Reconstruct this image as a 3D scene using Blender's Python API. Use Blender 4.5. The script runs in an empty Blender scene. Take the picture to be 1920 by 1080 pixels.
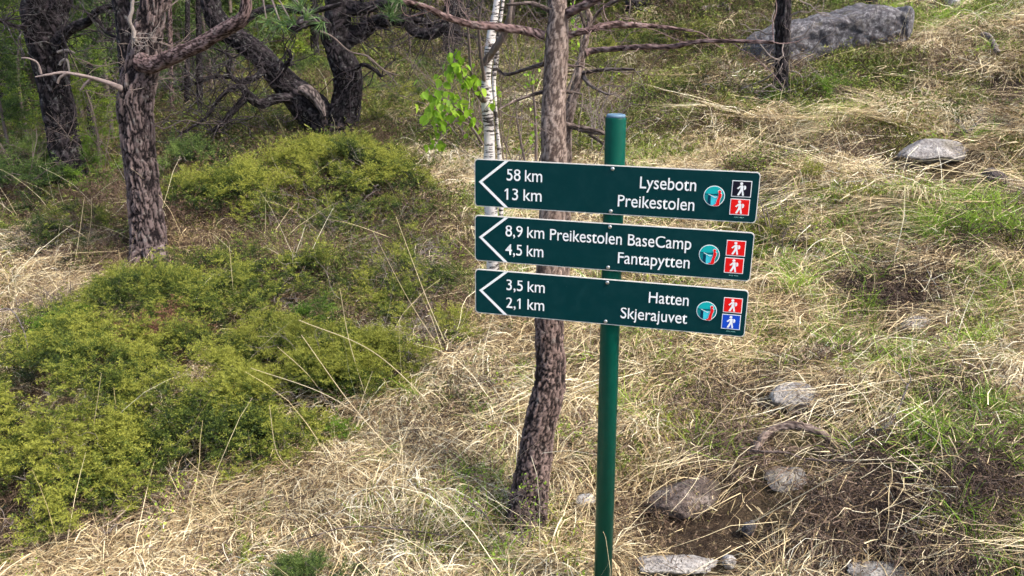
import bpy, bmesh, math, random
import numpy as np
from mathutils import Matrix, Vector

S = bpy.context.scene
COL = S.collection
D = bpy.data
rng = np.random.default_rng(7)
random.seed(7)

# ------------------------------------------------------------------ camera
FPX = 1550.0
CAM_H = 1.75
PITCH, ROLL, SIGN_YAW = -0.3110806, -0.00893441, 0.24019185
SIGN_C = np.array([0.67916613, -2.30277222, 0.37763387])
Rx = np.array([[1, 0, 0], [0, math.cos(PITCH), -math.sin(PITCH)], [0, math.sin(PITCH), math.cos(PITCH)]])
Ry = np.array([[math.cos(ROLL), 0, math.sin(ROLL)], [0, 1, 0], [-math.sin(ROLL), 0, math.cos(ROLL)]])
RC = Rx @ Ry
cam = D.cameras.new('camera')
cam_o = D.objects.new('camera', cam)
COL.objects.link(cam_o)
cam.sensor_width = 36
cam.lens = 36 * FPX / 1920
cam.clip_end = 600
cam.clip_start = 0.05
m4 = Matrix.Identity(4)
for i in range(3):
    m4[i][0] = RC[i, 0]; m4[i][1] = RC[i, 2]; m4[i][2] = -RC[i, 1]
m4[2][3] = CAM_H
cam_o.matrix_world = m4
S.camera = cam_o

# ------------------------------------------------------------------ world, sun, exposure
SUN_EL, SUN_AZ = math.radians(50), math.radians(118)     # azimuth measured from +Y towards +X
W = D.worlds.new('World'); S.world = W; W.use_nodes = True
nt = W.node_tree
bg = nt.nodes['Background']
sky = nt.nodes.new('ShaderNodeTexSky')
sky.sky_type = 'NISHITA'; sky.sun_disc = False
sky.sun_elevation = SUN_EL; sky.sun_rotation = SUN_AZ
sky.dust_density = 3.0; sky.air_density = 1.0
nt.links.new(sky.outputs[0], bg.inputs[0])
bg.inputs[1].default_value = 0.095
sun = D.lights.new('sun', 'SUN'); sun.energy = 1.5; sun.angle = math.radians(11); sun.color = (1, .93, .81)
sun_o = D.objects.new('sun', sun); COL.objects.link(sun_o)
sd = Vector((math.sin(SUN_AZ) * math.cos(SUN_EL), math.cos(SUN_AZ) * math.cos(SUN_EL), math.sin(SUN_EL)))
sun_o.rotation_euler = sd.to_track_quat('Z', 'Y').to_euler()
S.view_settings.view_transform = 'Standard'; S.view_settings.look = 'None'
S.view_settings.exposure = 1.85; S.view_settings.gamma = 1
S.view_settings.use_curve_mapping = False
S.cycles.use_adaptive_sampling = True; S.cycles.adaptive_threshold = .035; S.cycles.adaptive_min_samples = 20; S.cycles.use_denoising = True
S.cycles.max_bounces = 4; S.cycles.diffuse_bounces = 3; S.cycles.transmission_bounces = 3; S.cycles.glossy_bounces = 2

# ------------------------------------------------------------------ noise and terrain
def _h(ix, iy, s):
    n = (ix.astype(np.int64) * 374761393 + iy.astype(np.int64) * 668265263 + s * 974711) & 0xffffffff
    n = ((n ^ (n >> 13)) * 1274126177) & 0xffffffff
    n = n ^ (n >> 16)
    return (n & 0xffffff) / float(0xffffff)

def vn(x, y, s=0):
    x = np.asarray(x, float); y = np.asarray(y, float)
    ix = np.floor(x); iy = np.floor(y); fx = x - ix; fy = y - iy
    fx = fx * fx * (3 - 2 * fx); fy = fy * fy * (3 - 2 * fy)
    a = _h(ix, iy, s); b = _h(ix + 1, iy, s); c = _h(ix, iy + 1, s); d = _h(ix + 1, iy + 1, s)
    return (a * (1 - fx) + b * fx) * (1 - fy) + (c * (1 - fx) + d * fx) * fy

def fbm(x, y, s=0, o=4):
    t = 0; a = .5; n = 0
    for i in range(o):
        t = t + a * vn(x * 2 ** i, y * 2 ** i, s + i * 17); n += a; a *= .5
    return t / n

HY = [-8, 0, 2.4, 2.75, 4, 5.5, 7, 8.5, 10, 14, 20, 30, 50, 100, 170, 300]
HZ = [-.6, -.35, -.19, -.10, .05, .19, .40, .65, .9, 1.5, 2.35, 4.1, 8.5, 23, 44, 60]
_yy = np.linspace(-8, 300, 6000)
_zz = np.interp(_yy, HY, HZ)
_k = np.hanning(25); _k /= _k.sum()
_zz = np.convolve(np.pad(_zz, 12, mode='edge'), _k, mode='valid')

def scarp(x, y): return fbm(x * .95 + y * .3 + 5, y * 1.5, 91, 3)

def gh(x, y):
    x = np.asarray(x, float); y = np.asarray(y, float)
    b = np.interp(y, _yy, _zz)
    xr = np.log1p(np.exp(np.clip(x * 2, -40, 40))) / 2
    xr = np.where(x > 14, 14 + (x - 14) * .4, xr)
    c = .035 * np.clip(x, -20, 20) + .115 * xr
    n = (fbm(x * 1.3, y * 1.3, 3, 3) - .5) * .16 + (fbm(x * 4.2, y * 4.2, 9, 3) - .5) * .075
    n = n * (1 + .9 * np.clip((x - .6) / 1.2, 0, 1))
    n = n * np.clip((np.hypot(x - .25, y - 2.3)) / 1.2, .3, 1)
    n = n + .05 * np.clip((scarp(x, y) - .5) * 13, -1, 1) * np.clip((x - .75) / .8, 0, 1) * np.clip(1.6 - y / 14, 0, 1)
    big = (fbm(x * .25, y * .25, 31, 2) - .5) * np.clip((y - 8) / 8, 0, 1) * 1.0
    return b + c + n + big

def ray(px, py):
    d = RC @ np.array([(px - 960) / FPX, 1.0, -(py - 540) / FPX])
    return d / d[1]

def P(px, py, d):
    """point seen at (px,py) of the photograph at forward distance d"""
    r = ray(px, py)
    return np.array([r[0] * d, d, CAM_H + r[2] * d])

def G(px, py, dmax=90):
    """ground point seen at (px,py)"""
    r = ray(px, py)
    t = np.concatenate([np.arange(1.2, 14, .02), np.arange(14, dmax, .15)])
    z = CAM_H + r[2] * t - gh(r[0] * t, t)
    i = np.argmax(z < 0)
    if z[i] >= 0: i = len(t) - 1
    return np.array([r[0] * t[i], t[i], float(gh(r[0] * t[i], t[i]))])

def pix(p):
    q = (np.asarray(p, float) - np.array([0, 0, CAM_H])) @ RC
    yy = np.where(q[..., 1] < .05, .05, q[..., 1])
    return 960 + FPX * q[..., 0] / yy, 540 - FPX * q[..., 2] / yy

# ------------------------------------------------------------------ object helpers
def props(o, label=None, cat=None, group=None, kind=None):
    if label: o['label'] = label
    if cat: o['category'] = cat
    if group: o['group'] = group
    if kind: o['kind'] = kind
    return o

def thing(name, loc, label, cat, group=None):
    o = D.objects.new(name, None); COL.objects.link(o)
    o.location = Vector(loc); o.empty_display_size = .1
    return props(o, label, cat, group)

def npmesh(name, V, F, mat=None, smooth=False, attrs=None):
    V = np.ascontiguousarray(V, dtype=np.float32); F = np.ascontiguousarray(F, dtype=np.int32)
    k = F.shape[1]
    me = D.meshes.new(name)
    me.vertices.add(len(V)); me.vertices.foreach_set('co', V.ravel())
    me.loops.add(F.size); me.loops.foreach_set('vertex_index', F.ravel())
    me.polygons.add(len(F)); me.polygons.foreach_set('loop_start', np.arange(0, F.size, k, dtype=np.int32))
    me.polygons.foreach_set('loop_total', np.full(len(F), k, dtype=np.int32))
    me.polygons.foreach_set('use_smooth', np.full(len(F), smooth, dtype=bool))
    if attrs:
        for n, a in attrs.items():
            at = me.attributes.new(n, 'FLOAT', 'POINT')
            at.data.foreach_set('value', np.ascontiguousarray(a, dtype=np.float32))
    me.update(calc_edges=True)
    if mat: me.materials.append(mat)
    return me

def link(name, me, parent=None, world=True):
    o = D.objects.new(name, me); COL.objects.link(o)
    if parent is not None:
        o.parent = parent
    return o

def rel(V, parent):
    return np.asarray(V) - np.array(parent.location)

# ------------------------------------------------------------------ materials
def mat_new(name):
    m = D.materials.new(name); m.use_nodes = True
    return m, m.node_tree, m.node_tree.nodes['Principled BSDF']

def N(t, typ, **kw):
    n = t.nodes.new(typ)
    for k, v in kw.items():
        setattr(n, k, v)
    return n

def ramp(t, fac, stops):
    r = N(t, 'ShaderNodeValToRGB')
    e = r.color_ramp.elements
    while len(e) < len(stops): e.new(.5)
    for i, (p, c) in enumerate(stops):
        e[i].position = p; e[i].color = (*c, 1)
    t.links.new(fac, r.inputs[0])
    return r.outputs[0]

def noise(t, scale, detail=4, rough=.6, vec=None, dist=0):
    n = N(t, 'ShaderNodeTexNoise'); n.inputs['Scale'].default_value = scale
    n.inputs['Detail'].default_value = detail; n.inputs['Roughness'].default_value = rough
    n.inputs['Distortion'].default_value = dist
    if vec is None:
        tc = N(t, 'ShaderNodeNewGeometry'); vec = tc.outputs['Position']
    t.links.new(vec, n.inputs['Vector'])
    return n.outputs[0]

def mix(t, a, b, f, mode='MIX'):
    m = N(t, 'ShaderNodeMix', data_type='RGBA', blend_type=mode)
    for s, v in ((m.inputs[6], a), (m.inputs[7], b)):
        if isinstance(v, tuple): s.default_value = (*v, 1)
        else: t.links.new(v, s)
    if isinstance(f, (int, float)): m.inputs[0].default_value = f
    else: t.links.new(f, m.inputs[0])
    return m.outputs[2]

def math_n(t, op, a, b=None, clamp=False):
    m = N(t, 'ShaderNodeMath', operation=op); m.use_clamp = clamp
    for i, v in enumerate((a, b)):
        if v is None: continue
        if isinstance(v, (int, float)): m.inputs[i].default_value = v
        else: t.links.new(v, m.inputs[i])
    return m.outputs[0]

def bump(t, h, strength, dist, bsdf):
    b = N(t, 'ShaderNodeBump'); b.inputs['Strength'].default_value = strength
    b.inputs['Distance'].default_value = dist
    t.links.new(h, b.inputs['Height']); t.links.new(b.outputs[0], bsdf.inputs['Normal'])

def paint(name, col, rough=.4, wear=0.0, metal=0.0):
    m, t, b = mat_new(name)
    b.inputs['Roughness'].default_value = rough; b.inputs['Metallic'].default_value = metal
    n = noise(t, 35, 5, .65)
    f = ramp(t, n, [(.45, (0, 0, 0)), (.75, (1, 1, 1))])
    c = mix(t, col, tuple(min(1, c * 1.15 + .003) for c in col), f) if wear else mix(t, col, col, 0.)
    b.inputs['Specular IOR Level'].default_value = .13
    if wear:
        n2 = noise(t, 420, 2, .5)
        sp = ramp(t, n2, [(.80, (0, 0, 0)), (.82, (1, 1, 1))])
        c = mix(t, c, (.5, .5, .48), sp)
        rr = N(t, 'ShaderNodeMapRange'); rr.inputs[3].default_value = rough - .08; rr.inputs[4].default_value = rough + .15
        t.links.new(n, rr.inputs[0]); t.links.new(rr.outputs[0], b.inputs['Roughness'])
    t.links.new(c, b.inputs['Base Color'])
    return m

def foliage(name, stops, transl=.3, rough=.6, inst=False, spec=.25):
    """colour from the per-leaf 'tint' attribute, patches from world noise"""
    m, t, b = mat_new(name)
    a = N(t, 'ShaderNodeAttribute', attribute_name='tint')
    f = a.outputs['Fac']
    if inst:
        a2 = N(t, 'ShaderNodeAttribute', attribute_name='itint', attribute_type='INSTANCER')
        f = math_n(t, 'ADD', math_n(t, 'MULTIPLY', f, .6), math_n(t, 'MULTIPLY', a2.outputs['Fac'], .4))
    pn = noise(t, 1.7, 3, .6)
    f = math_n(t, 'ADD', f, math_n(t, 'MULTIPLY', math_n(t, 'SUBTRACT', pn, .5), .55), clamp=True)
    c = ramp(t, f, stops)
    t.links.new(c, b.inputs['Base Color'])
    b.inputs['Roughness'].default_value = rough
    b.inputs['Specular IOR Level'].default_value = spec
    if transl:
        tr = N(t, 'ShaderNodeBsdfTranslucent'); t.links.new(c, tr.inputs[0])
        ms = N(t, 'ShaderNodeMixShader'); ms.inputs[0].default_value = transl
        t.links.new(b.outputs[0], ms.inputs[1]); t.links.new(tr.outputs[0], ms.inputs[2])
        t.links.new(ms.outputs[0], t.nodes['Material Output'].inputs[0])
    return m

def bark_mat(name, fiss, p1, p2, lich=(.34, .35, .32), lamt=.15, bscale=90):
    m, t, b = mat_new(name)
    a = N(t, 'ShaderNodeAttribute', attribute_name='bark'); ce = N(t, 'ShaderNodeAttribute', attribute_name='cell')
    n1 = noise(t, 22, 5, .7); n2 = noise(t, bscale, 4, .7)
    pf = math_n(t, 'ADD', math_n(t, 'MULTIPLY', ce.outputs['Fac'], .75), math_n(t, 'MULTIPLY', n2, .35), clamp=True)
    plate = mix(t, p1, p2, pf)
    lf = ramp(t, n1, [(.6 - lamt * .5, (0, 0, 0)), (.72, (1, 1, 1))])
    plate = mix(t, plate, lich, math_n(t, 'MULTIPLY', lf, lamt * 4, clamp=True))
    f = math_n(t, 'ADD', a.outputs['Fac'], math_n(t, 'MULTIPLY', math_n(t, 'SUBTRACT', n2, .5), .9), clamp=True)
    c = mix(t, fiss, plate, f)
    t.links.new(c, b.inputs['Base Color'])
    b.inputs['Roughness'].default_value = .9; b.inputs['Specular IOR Level'].default_value = .15
    bump(t, n2, .8, .006, b)
    return m

M = {}
M['bark_grey'] = bark_mat('pine_bark_grey', (.007, .005, .006), (.065, .047, .046), (.215, .158, .15), lamt=.12)
M['bark_dark'] = bark_mat('pine_bark_dark', (.003, .0025, .003), (.011, .009, .010), (.065, .052, .058), lamt=.13)
M['bark_mid'] = bark_mat('pine_bark_scaly', (.065, .045, .038), (.18, .13, .108), (.34, .265, .225), lamt=.08)
M['bark_low'] = bark_mat('pine_bark_fissured', (.009, .006, .006), (.075, .05, .045), (.24, .17, .15), lamt=.08)
M['bark_red'] = bark_mat('young_pine_bark', (.02, .011, .01), (.12, .07, .066), (.30, .21, .20), lamt=.12)
M['dead'] = bark_mat('dead_wood', (.05, .04, .038), (.15, .125, .115), (.36, .31, .28), lamt=.1)
M['twig'] = bark_mat('twig_bark', (.03, .022, .02), (.10, .075, .065), (.22, .17, .15), lamt=.1)
M['twig_grey'] = bark_mat('dry_twig_bark', (.05, .04, .036), (.14, .11, .10), (.28, .235, .215), lamt=.1)

STRAW = [(0, (.05, .030, .018)), (.2, (.16, .10, .055)), (.42, (.44, .325, .17)), (.65, (.70, .575, .345)), (.85, (.88, .80, .58)), (1, (.94, .90, .77))]
M['straw'] = foliage('dry_grass_blades', STRAW, 0, .55, inst=True)
M['wood_grey'] = bark_mat('weathered_wood', (.03, .024, .024), (.12, .09, .085), (.30, .24, .225), lamt=.1)
M['stalk'] = foliage('dry_stalk', [(0, (.5, .4, .22)), (1, (.75, .63, .42))], .1, .5)
M['green_grass'] = foliage('green_grass_blades', [(0, (.09, .19, .02)), (.5, (.26, .43, .045)), (1, (.52, .62, .11))], .4, .5, inst=True)
M['peat_fibre'] = foliage('peat_fibres', [(0, (.02, .013, .011)), (.4, (.09, .06, .045)), (.75, (.24, .17, .125)), (1, (.48, .38, .28))], .0, .9, inst=True)
M['under'] = foliage('undergrowth_leaves', [(0, (.02, .028, .010)), (.4, (.07, .095, .02)), (.7, (.16, .19, .035)), (1, (.32, .32, .08))], .15, .7, inst=True)
M['heath'] = foliage('heather_twigs', [(0, (.03, .018, .014)), (.5, (.12, .078, .055)), (.8, (.21, .15, .09)), (1, (.22, .22, .06))], .1, .8, inst=True)
M['leafy'] = foliage('bilberry_leaves', [(0, (.10, .19, .02)), (.5, (.28, .42, .04)), (1, (.52, .60, .09))], .4, .45, inst=True)
M['moss'] = foliage('moss_tufts', [(0, (.06, .075, .015)), (.5, (.19, .22, .03)), (1, (.40, .38, .08))], .1, .8, inst=True)
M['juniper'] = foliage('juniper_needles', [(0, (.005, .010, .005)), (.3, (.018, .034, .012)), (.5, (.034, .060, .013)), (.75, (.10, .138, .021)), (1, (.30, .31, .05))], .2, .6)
M['juniper_bright'] = foliage('fresh_green_needles', [(0, (.015, .035, .008)), (.5, (.06, .12, .015)), (1, (.16, .26, .03))], .3, .5)
M['juniper_brown'] = foliage('dying_brown_needles', [(0, (.03, .015, .01)), (.5, (.12, .055, .035)), (1, (.24, .12, .08))], .2, .7)
M['conifer'] = foliage('conifer_needles', [(0, (.008, .016, .009)), (.4, (.030, .058, .020)), (.75, (.08, .13, .032)), (1, (.16, .22, .05))], .25, .6)
M['conifer_yellow'] = foliage('pale_conifer_needles', [(0, (.015, .028, .009)), (.4, (.08, .13, .02)), (.75, (.2, .28, .035)), (1, (.34, .42, .06))], .35, .6)
M['pine_needle'] = foliage('pine_needles', [(0, (.04, .08, .03)), (.5, (.09, .17, .05)), (1, (.2, .3, .1))], .25, .45)
M['birch_leaf'] = foliage('birch_leaf_green', [(0, (.13, .24, .015)), (.5, (.24, .42, .03)), (1, (.42, .6, .06))], .45, .4)

# birch bark: white papery bark with dark lens marks
m, t, b = mat_new('birch_bark')
tc = N(t, 'ShaderNodeNewGeometry'); mp = N(t, 'ShaderNodeMapping'); mp.inputs['Scale'].default_value = (24, 24, 120)
t.links.new(tc.outputs['Position'], mp.inputs[0])
n1 = noise(t, 1, 3, .6, mp.outputs[0]); n2 = noise(t, 9, 4, .65)
dk = ramp(t, math_n(t, 'ADD', n1, math_n(t, 'MULTIPLY', math_n(t, 'SUBTRACT', n2, .5), .7)), [(.50, (0, 0, 0)), (.55, (1, 1, 1))])
base = mix(t, (.62, .58, .55), (.30, .24, .215), ramp(t, n2, [(.45, (0, 0, 0)), (.7, (1, 1, 1))]))
t.links.new(mix(t, base, (.03, .022, .02), dk), b.inputs['Base Color'])
b.inputs['Roughness'].default_value = .7
bump(t, n1, .4, .004, b)
M['birch'] = m

def rock_mat(name, c1, c2, c3, scale=9):
    m, t, b = mat_new(name)
    n1 = noise(t, scale, 8, .72); n2 = noise(t, scale * 6, 5, .7); n3 = noise(t, scale * .35, 3, .6)
    c = ramp(t, n1, [(.3, c1), (.5, c2), (.68, c3)])
    sp = ramp(t, n2, [(.5, (0, 0, 0)), (.62, (1, 1, 1))])
    c = mix(t, c, tuple(x * .35 for x in c1), math_n(t, 'MULTIPLY', sp, .9))
    ms = ramp(t, n3, [(.55, (0, 0, 0)), (.7, (1, 1, 1))])
    c = mix(t, c, (.13, .11, .06), math_n(t, 'MULTIPLY', ms, .4))
    t.links.new(c, b.inputs['Base Color']); b.inputs['Roughness'].default_value = .9
    bump(t, math_n(t, 'ADD', n1, math_n(t, 'MULTIPLY', n2, .5)), .9, .02, b)
    return m
M['rock_lichen'] = rock_mat('lichen_grey_rock', (.022, .018, .023), (.11, .10, .11), (.40, .39, .40), 24)
M['rock_white'] = rock_mat('pale_rock', (.2, .175, .16), (.42, .385, .355), (.66, .63, .6), 16)
M['rock_grey'] = rock_mat('grey_slab', (.12, .105, .10), (.28, .255, .24), (.48, .455, .43), 14)
M['rock_dark'] = rock_mat('dark_rock', (.03, .022, .02), (.08, .06, .055), (.16, .13, .12), 14)
M['rock_brown'] = rock_mat('mossy_brown_rock', (.04, .028, .022), (.13, .095, .08), (.34, .29, .25), 16)

# ------------------------------------------------------------------ ground
m, t, b = mat_new('heath_ground')
n1 = noise(t, 2.3, 6, .7); n2 = noise(t, 26, 6, .75); n3 = noise(t, 140, 3, .7); n4 = noise(t, .7, 4, .6)
soil = ramp(t, n2, [(.3, (.018, .012, .009)), (.5, (.05, .034, .024)), (.7, (.12, .085, .055))])
strw = ramp(t, n3, [(.35, (.05, .034, .022)), (.55, (.16, .115, .07)), (.75, (.36, .28, .18))])
c = mix(t, soil, strw, ramp(t, n1, [(.42, (0, 0, 0)), (.62, (.8, .8, .8))]))
mo = ramp(t, n2, [(.3, (.02, .028, .008)), (.7, (.11, .12, .02))])
c = mix(t, c, mo, ramp(t, n4, [(.45, (0, 0, 0)), (.62, (.75, .75, .75))]))
t.links.new(c, b.inputs['Base Color']); b.inputs['Roughness'].default_value = .95
b.inputs['Specular IOR Level'].default_value = .1
bump(t, math_n(t, 'ADD', n2, math_n(t, 'MULTIPLY', n3, .5)), 1, .03, b)
M['ground'] = m
u = np.linspace(-1, 1, 381); gx = 3.2 * u + 150 * np.sign(u) * np.abs(u) ** 6 + 4 * np.sign(u) * np.abs(u) ** 3
v = np.linspace(0, 1, 341); gy = -4 + 13 * v + 18 * v ** 3 + 220 * v ** 9
X, Y = np.meshgrid(gx, gy)
V = np.stack([X, Y, gh(X, Y)], -1).reshape(-1, 3)
nx = len(gx); ii = (np.arange(len(gy) - 1)[:, None] * nx + np.arange(nx - 1)[None]).ravel()
F = np.stack([ii, ii + 1, ii + 1 + nx, ii + nx], 1)
props(link('ground', npmesh('ground', V, F, M['ground'], True)), kind='structure')

# ------------------------------------------------------------------ tubes with bark
def catmull(pts, step):
    p = np.asarray(pts, float); n = len(p)
    if n < 3:
        L = np.linalg.norm(p[-1, :3] - p[0, :3]); k = max(2, int(L / step) + 1)
        return p[0] + (p[-1] - p[0]) * np.linspace(0, 1, k)[:, None]
    q = np.vstack([2 * p[0] - p[1], p, 2 * p[-1] - p[-2]]); out = []
    for i in range(n - 1):
        L = np.linalg.norm(p[i + 1, :3] - p[i, :3]); k = max(2, int(L / step) + 1)
        tt = np.linspace(0, 1, k, endpoint=False)[:, None]
        a, b_, c_, d_ = q[i], q[i + 1], q[i + 2], q[i + 3]
        out.append(.5 * (2 * b_ + (c_ - a) * tt + (2 * a - 5 * b_ + 4 * c_ - d_) * tt ** 2 + (3 * b_ - a - 3 * c_ + d_) * tt ** 3))
    out.append(p[-1:]); return np.vstack(out)

def frames(c):
    T = np.gradient(c, axis=0); T /= np.linalg.norm(T, axis=1)[:, None] + 1e-9
    n = np.cross(T[0], [0.3, 1, .1]); n /= np.linalg.norm(n)
    Ns = [n]
    for i in range(1, len(T)):
        n = Ns[-1] - T[i] * np.dot(Ns[-1], T[i]); n /= np.linalg.norm(n) + 1e-9; Ns.append(n)
    Ns = np.array(Ns); return T, Ns, np.cross(T, Ns)

def h3(i, j, k, s):
    return _h(i * 157 + k * 7919, j * 31 + k * 13, s)

def voro(p):
    """F2-F1 and the cell value of a jittered 3D grid, vectorised"""
    b0 = np.floor(p); f1 = np.full(len(p), 9.); f2 = np.full(len(p), 9.); cv = np.zeros(len(p))
    for dx in (-1, 0, 1):
        for dy in (-1, 0, 1):
            for dz in (-1, 0, 1):
                c = b0 + [dx, dy, dz]
                o = np.stack([h3(c[:, 0], c[:, 1], c[:, 2], s) for s in (1, 2, 3)], 1)
                d = np.linalg.norm(c + o - p, axis=1); v_ = h3(c[:, 0], c[:, 1], c[:, 2], 4)
                n1_ = d < f1
                f2 = np.where(n1_, f1, np.minimum(f2, d)); cv = np.where(n1_, v_, cv); f1 = np.minimum(f1, d)
    return f2 - f1, cv

def tube(path, sides=8, step=.05, bark=None, seed=0, lump=0.0, cap=True):
    """path: rows x,y,z,radius. bark = (plate width, stretch, depth). returns V,F(quads),bark,cell"""
    c = catmull(path, step); r = np.maximum(c[:, 3], .0006); c = c[:, :3]
    T, A, B = frames(c)
    s = np.concatenate([[0], np.cumsum(np.linalg.norm(np.diff(c, axis=0), axis=1))])
    th = np.linspace(0, 2 * np.pi, sides, endpoint=False)
    n = len(c)
    TH = np.tile(th, (n, 1)); SS = np.tile(s[:, None], (1, sides)); RR = np.tile(r[:, None], (1, sides))
    mask = np.ones(n * sides); cell = np.full(n * sides, .5)
    if lump:
        RR = RR * (1 + lump * (fbm(TH * 1.2 + seed * 7, SS * 5 / max(.02, r.max() * 10), seed, 3) - .5) * 2 * np.minimum(1, 1))
    if bark:
        w, st, dep = bark
        rr = max(r.max(), .01)
        q = np.stack([np.cos(TH) * RR / w, np.sin(TH) * RR / w, SS / (w * st) + seed * 3.7], -1).reshape(-1, 3)
        wob = fbm(q[:, 0] * 1.1 + q[:, 1] * 1.4, q[:, 2] * 1.3, seed + 5, 4) - .5; wob2 = fbm(q[:, 1] * 1.3 - q[:, 0] * .9 + 40, q[:, 2] * 1.1, seed + 6, 4) - .5
        q = q + np.stack([wob * 1.7, wob2 * 1.7, (wob + wob2) * 1.4], 1)
        f, cell = voro(q)
        gro = fbm(q[:, 0] * .8 + q[:, 1] * .9 + 11, q[:, 2] * .45, seed + 9, 3)
        mask = np.clip((f - .02 - .11 * np.clip((gro - .4) * 3, 0, 1)) / .20, 0, 1); mask = mask * mask * (3 - 2 * mask)
        fk = fbm(q[:, 0] * 4 + q[:, 1] * 3, q[:, 2] * 5, seed + 14, 2); mask = mask * np.clip((fk - .15) * 5, .3, 1)
        d = dep * (mask * (.7 + .6 * cell) - .8) + dep * .5 * (fbm(q[:, 0] * 5, q[:, 2] * 5 + q[:, 1] * 3, seed, 2) - .5)
        RR = RR + d.reshape(n, sides)
    dirs = A[:, None, :] * np.cos(TH)[..., None] + B[:, None, :] * np.sin(TH)[..., None]
    V = (c[:, None, :] + dirs * RR[..., None]).reshape(-1, 3)
    i = np.arange(n - 1)[:, None] * sides; j = np.arange(sides)[None]; j2 = (j + 1) % sides
    F = np.stack([i + j, i + j2, i + sides + j2, i + sides + j], -1).reshape(-1, 4)
    return V, F, mask, cell

class Bag:
    """collects quad tubes for one mesh"""
    def __init__(s): s.V = []; s.F = []; s.m = []; s.c = []; s.n = 0
    def add(s, r):
        V, F, m_, c_ = r
        s.V.append(V); s.F.append(F + s.n); s.m.append(m_); s.c.append(c_); s.n += len(V)
    def build(s, name, mat, parent=None, smooth=True):
        V = np.vstack(s.V)
        if parent is not None: V = rel(V, parent)
        me = npmesh(name, V, np.vstack(s.F), mat, smooth, {'bark': np.concatenate(s.m), 'cell': np.concatenate(s.c)})
        return link(name, me, parent)

def part_tube(name, path, mat, parent, **kw):
    b_ = Bag(); b_.add(tube(path, **kw)); return b_.build(name, mat, parent)

def pxpath(rows, k=1.0):
    """rows of (px,py,distance,width in px) -> x,y,z,radius"""
    out = []
    for px, py, d, w in rows:
        out.append([*P(px, py, d), w * d / FPX / 2 * k * 1.03])
    return out

def wander(p, d, L, r0, r1, n, wig, rg, grav=0.0):
    p = np.array(p, float); d = np.array(d, float); d /= np.linalg.norm(d)
    out = [[*p, r0]]
    for i in range(n):
        d = d + rg.normal(0, wig, 3) + np.array([0, 0, grav]); d /= np.linalg.norm(d)
        p = p + d * L / n
        out.append([*p, r0 + (r1 - r0) * (i + 1) / n])
    return np.array(out)

def twigs(bag, p, d, L, r, gen, rg, wig=.28, kids=4, sides=4, grav=0.0, tips=None, spread=1.0):
    pa = wander(p, d, L, r, r * .35, 6, wig, rg, grav)
    bag.add(tube(pa, sides=sides, step=max(L / 10, .012), lump=.15))
    if tips is not None and gen == 0: tips.append((pa[-1, :3], pa[-1, :3] - pa[-2, :3]))
    if gen > 0:
        for k in range(kids):
            tt = rg.uniform(.25, 1); i = min(5, int(tt * 6)); q = pa[i, :3] + (pa[i + 1, :3] - pa[i, :3]) * rg.random()
            dd = pa[i + 1, :3] - pa[i, :3]; dd /= np.linalg.norm(dd)
            nd = dd * .7 + rg.normal(0, .55 * spread, 3)
            twigs(bag, q, nd, L * rg.uniform(.35, .62), pa[i, 3] * .55, gen - 1, rg, wig, kids, sides, grav, tips, spread)

# ------------------------------------------------------------------ scatter of small templates
def blade(pts, w, tw=0.0):
    """ribbon of quads->tris through pts"""
    pts = np.asarray(pts, float); n = len(pts)
    T = np.gradient(pts, axis=0); T /= np.linalg.norm(T, axis=1)[:, None] + 1e-9
    side = np.cross(T, [0.05, 0.03, 1]); side /= np.linalg.norm(side, axis=1)[:, None] + 1e-9
    up = np.cross(side, T)
    side = side * math.cos(tw) + up * math.sin(tw)
    ww = w * np.linspace(1, .25, n)[:, None] * .5
    V = np.empty((2 * n, 3)); V[0::2] = pts - side * ww; V[1::2] = pts + side * ww
    F = []
    for i in range(n - 1):
        a = 2 * i; F += [(a, a + 1, a + 3), (a, a + 3, a + 2)]
    return V, np.array(F)

class Tpl:
    def __init__(s): s.V = []; s.F = []; s.T = []; s.n = 0
    def add(s, V, F, t_):
        s.V.append(V); s.F.append(np.asarray(F) + s.n); s.T.append(np.full(len(V), t_)); s.n += len(V)
    def done(s): return np.vstack(s.V), np.vstack(s.F), np.concatenate(s.T)

def tri(p, d, w, up=(0, 0, 1)):
    d = np.asarray(d, float); s_ = np.cross(d, up); s_ /= np.linalg.norm(s_) + 1e-9
    return np.array([p - s_ * w / 2, p + s_ * w / 2, p + d])

def spray_tpl(rg, L=.11, nside=6, nn=5, nl=.011, nw=.0042, flat=.35):
    """scale-like juniper / conifer spray along +Y"""
    T = Tpl()
    ts = np.linspace(.12, 1, nside)
    for i, a in enumerate(ts):
        p0 = np.array([0, a * L, .25 * L * (a - a * a)]) + rg.normal(0, .002, 3)
        for sgn in (-1, 1):
            ang = rg.uniform(.5, 1.0) * sgn; l = L * rg.uniform(.22, .42) * (1.15 - .6 * a)
            dd = np.array([math.sin(ang), math.cos(ang), rg.normal(.12, flat)]); dd /= np.linalg.norm(dd)
            t0 = .35 + .4 * a
            for k in range(nn):
                q = p0 + dd * l * (k + .3) / nn
                nd = dd * .6 + rg.normal(0, .6, 3); nd /= np.linalg.norm(nd)
                T.add(tri(q, nd * nl * rg.uniform(.7, 1.3), nw, rg.normal(0, 1, 3)), [(0, 1, 2)], t0 + .25 * k / nn + rg.normal(0, .08))
    return T.done()

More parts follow.
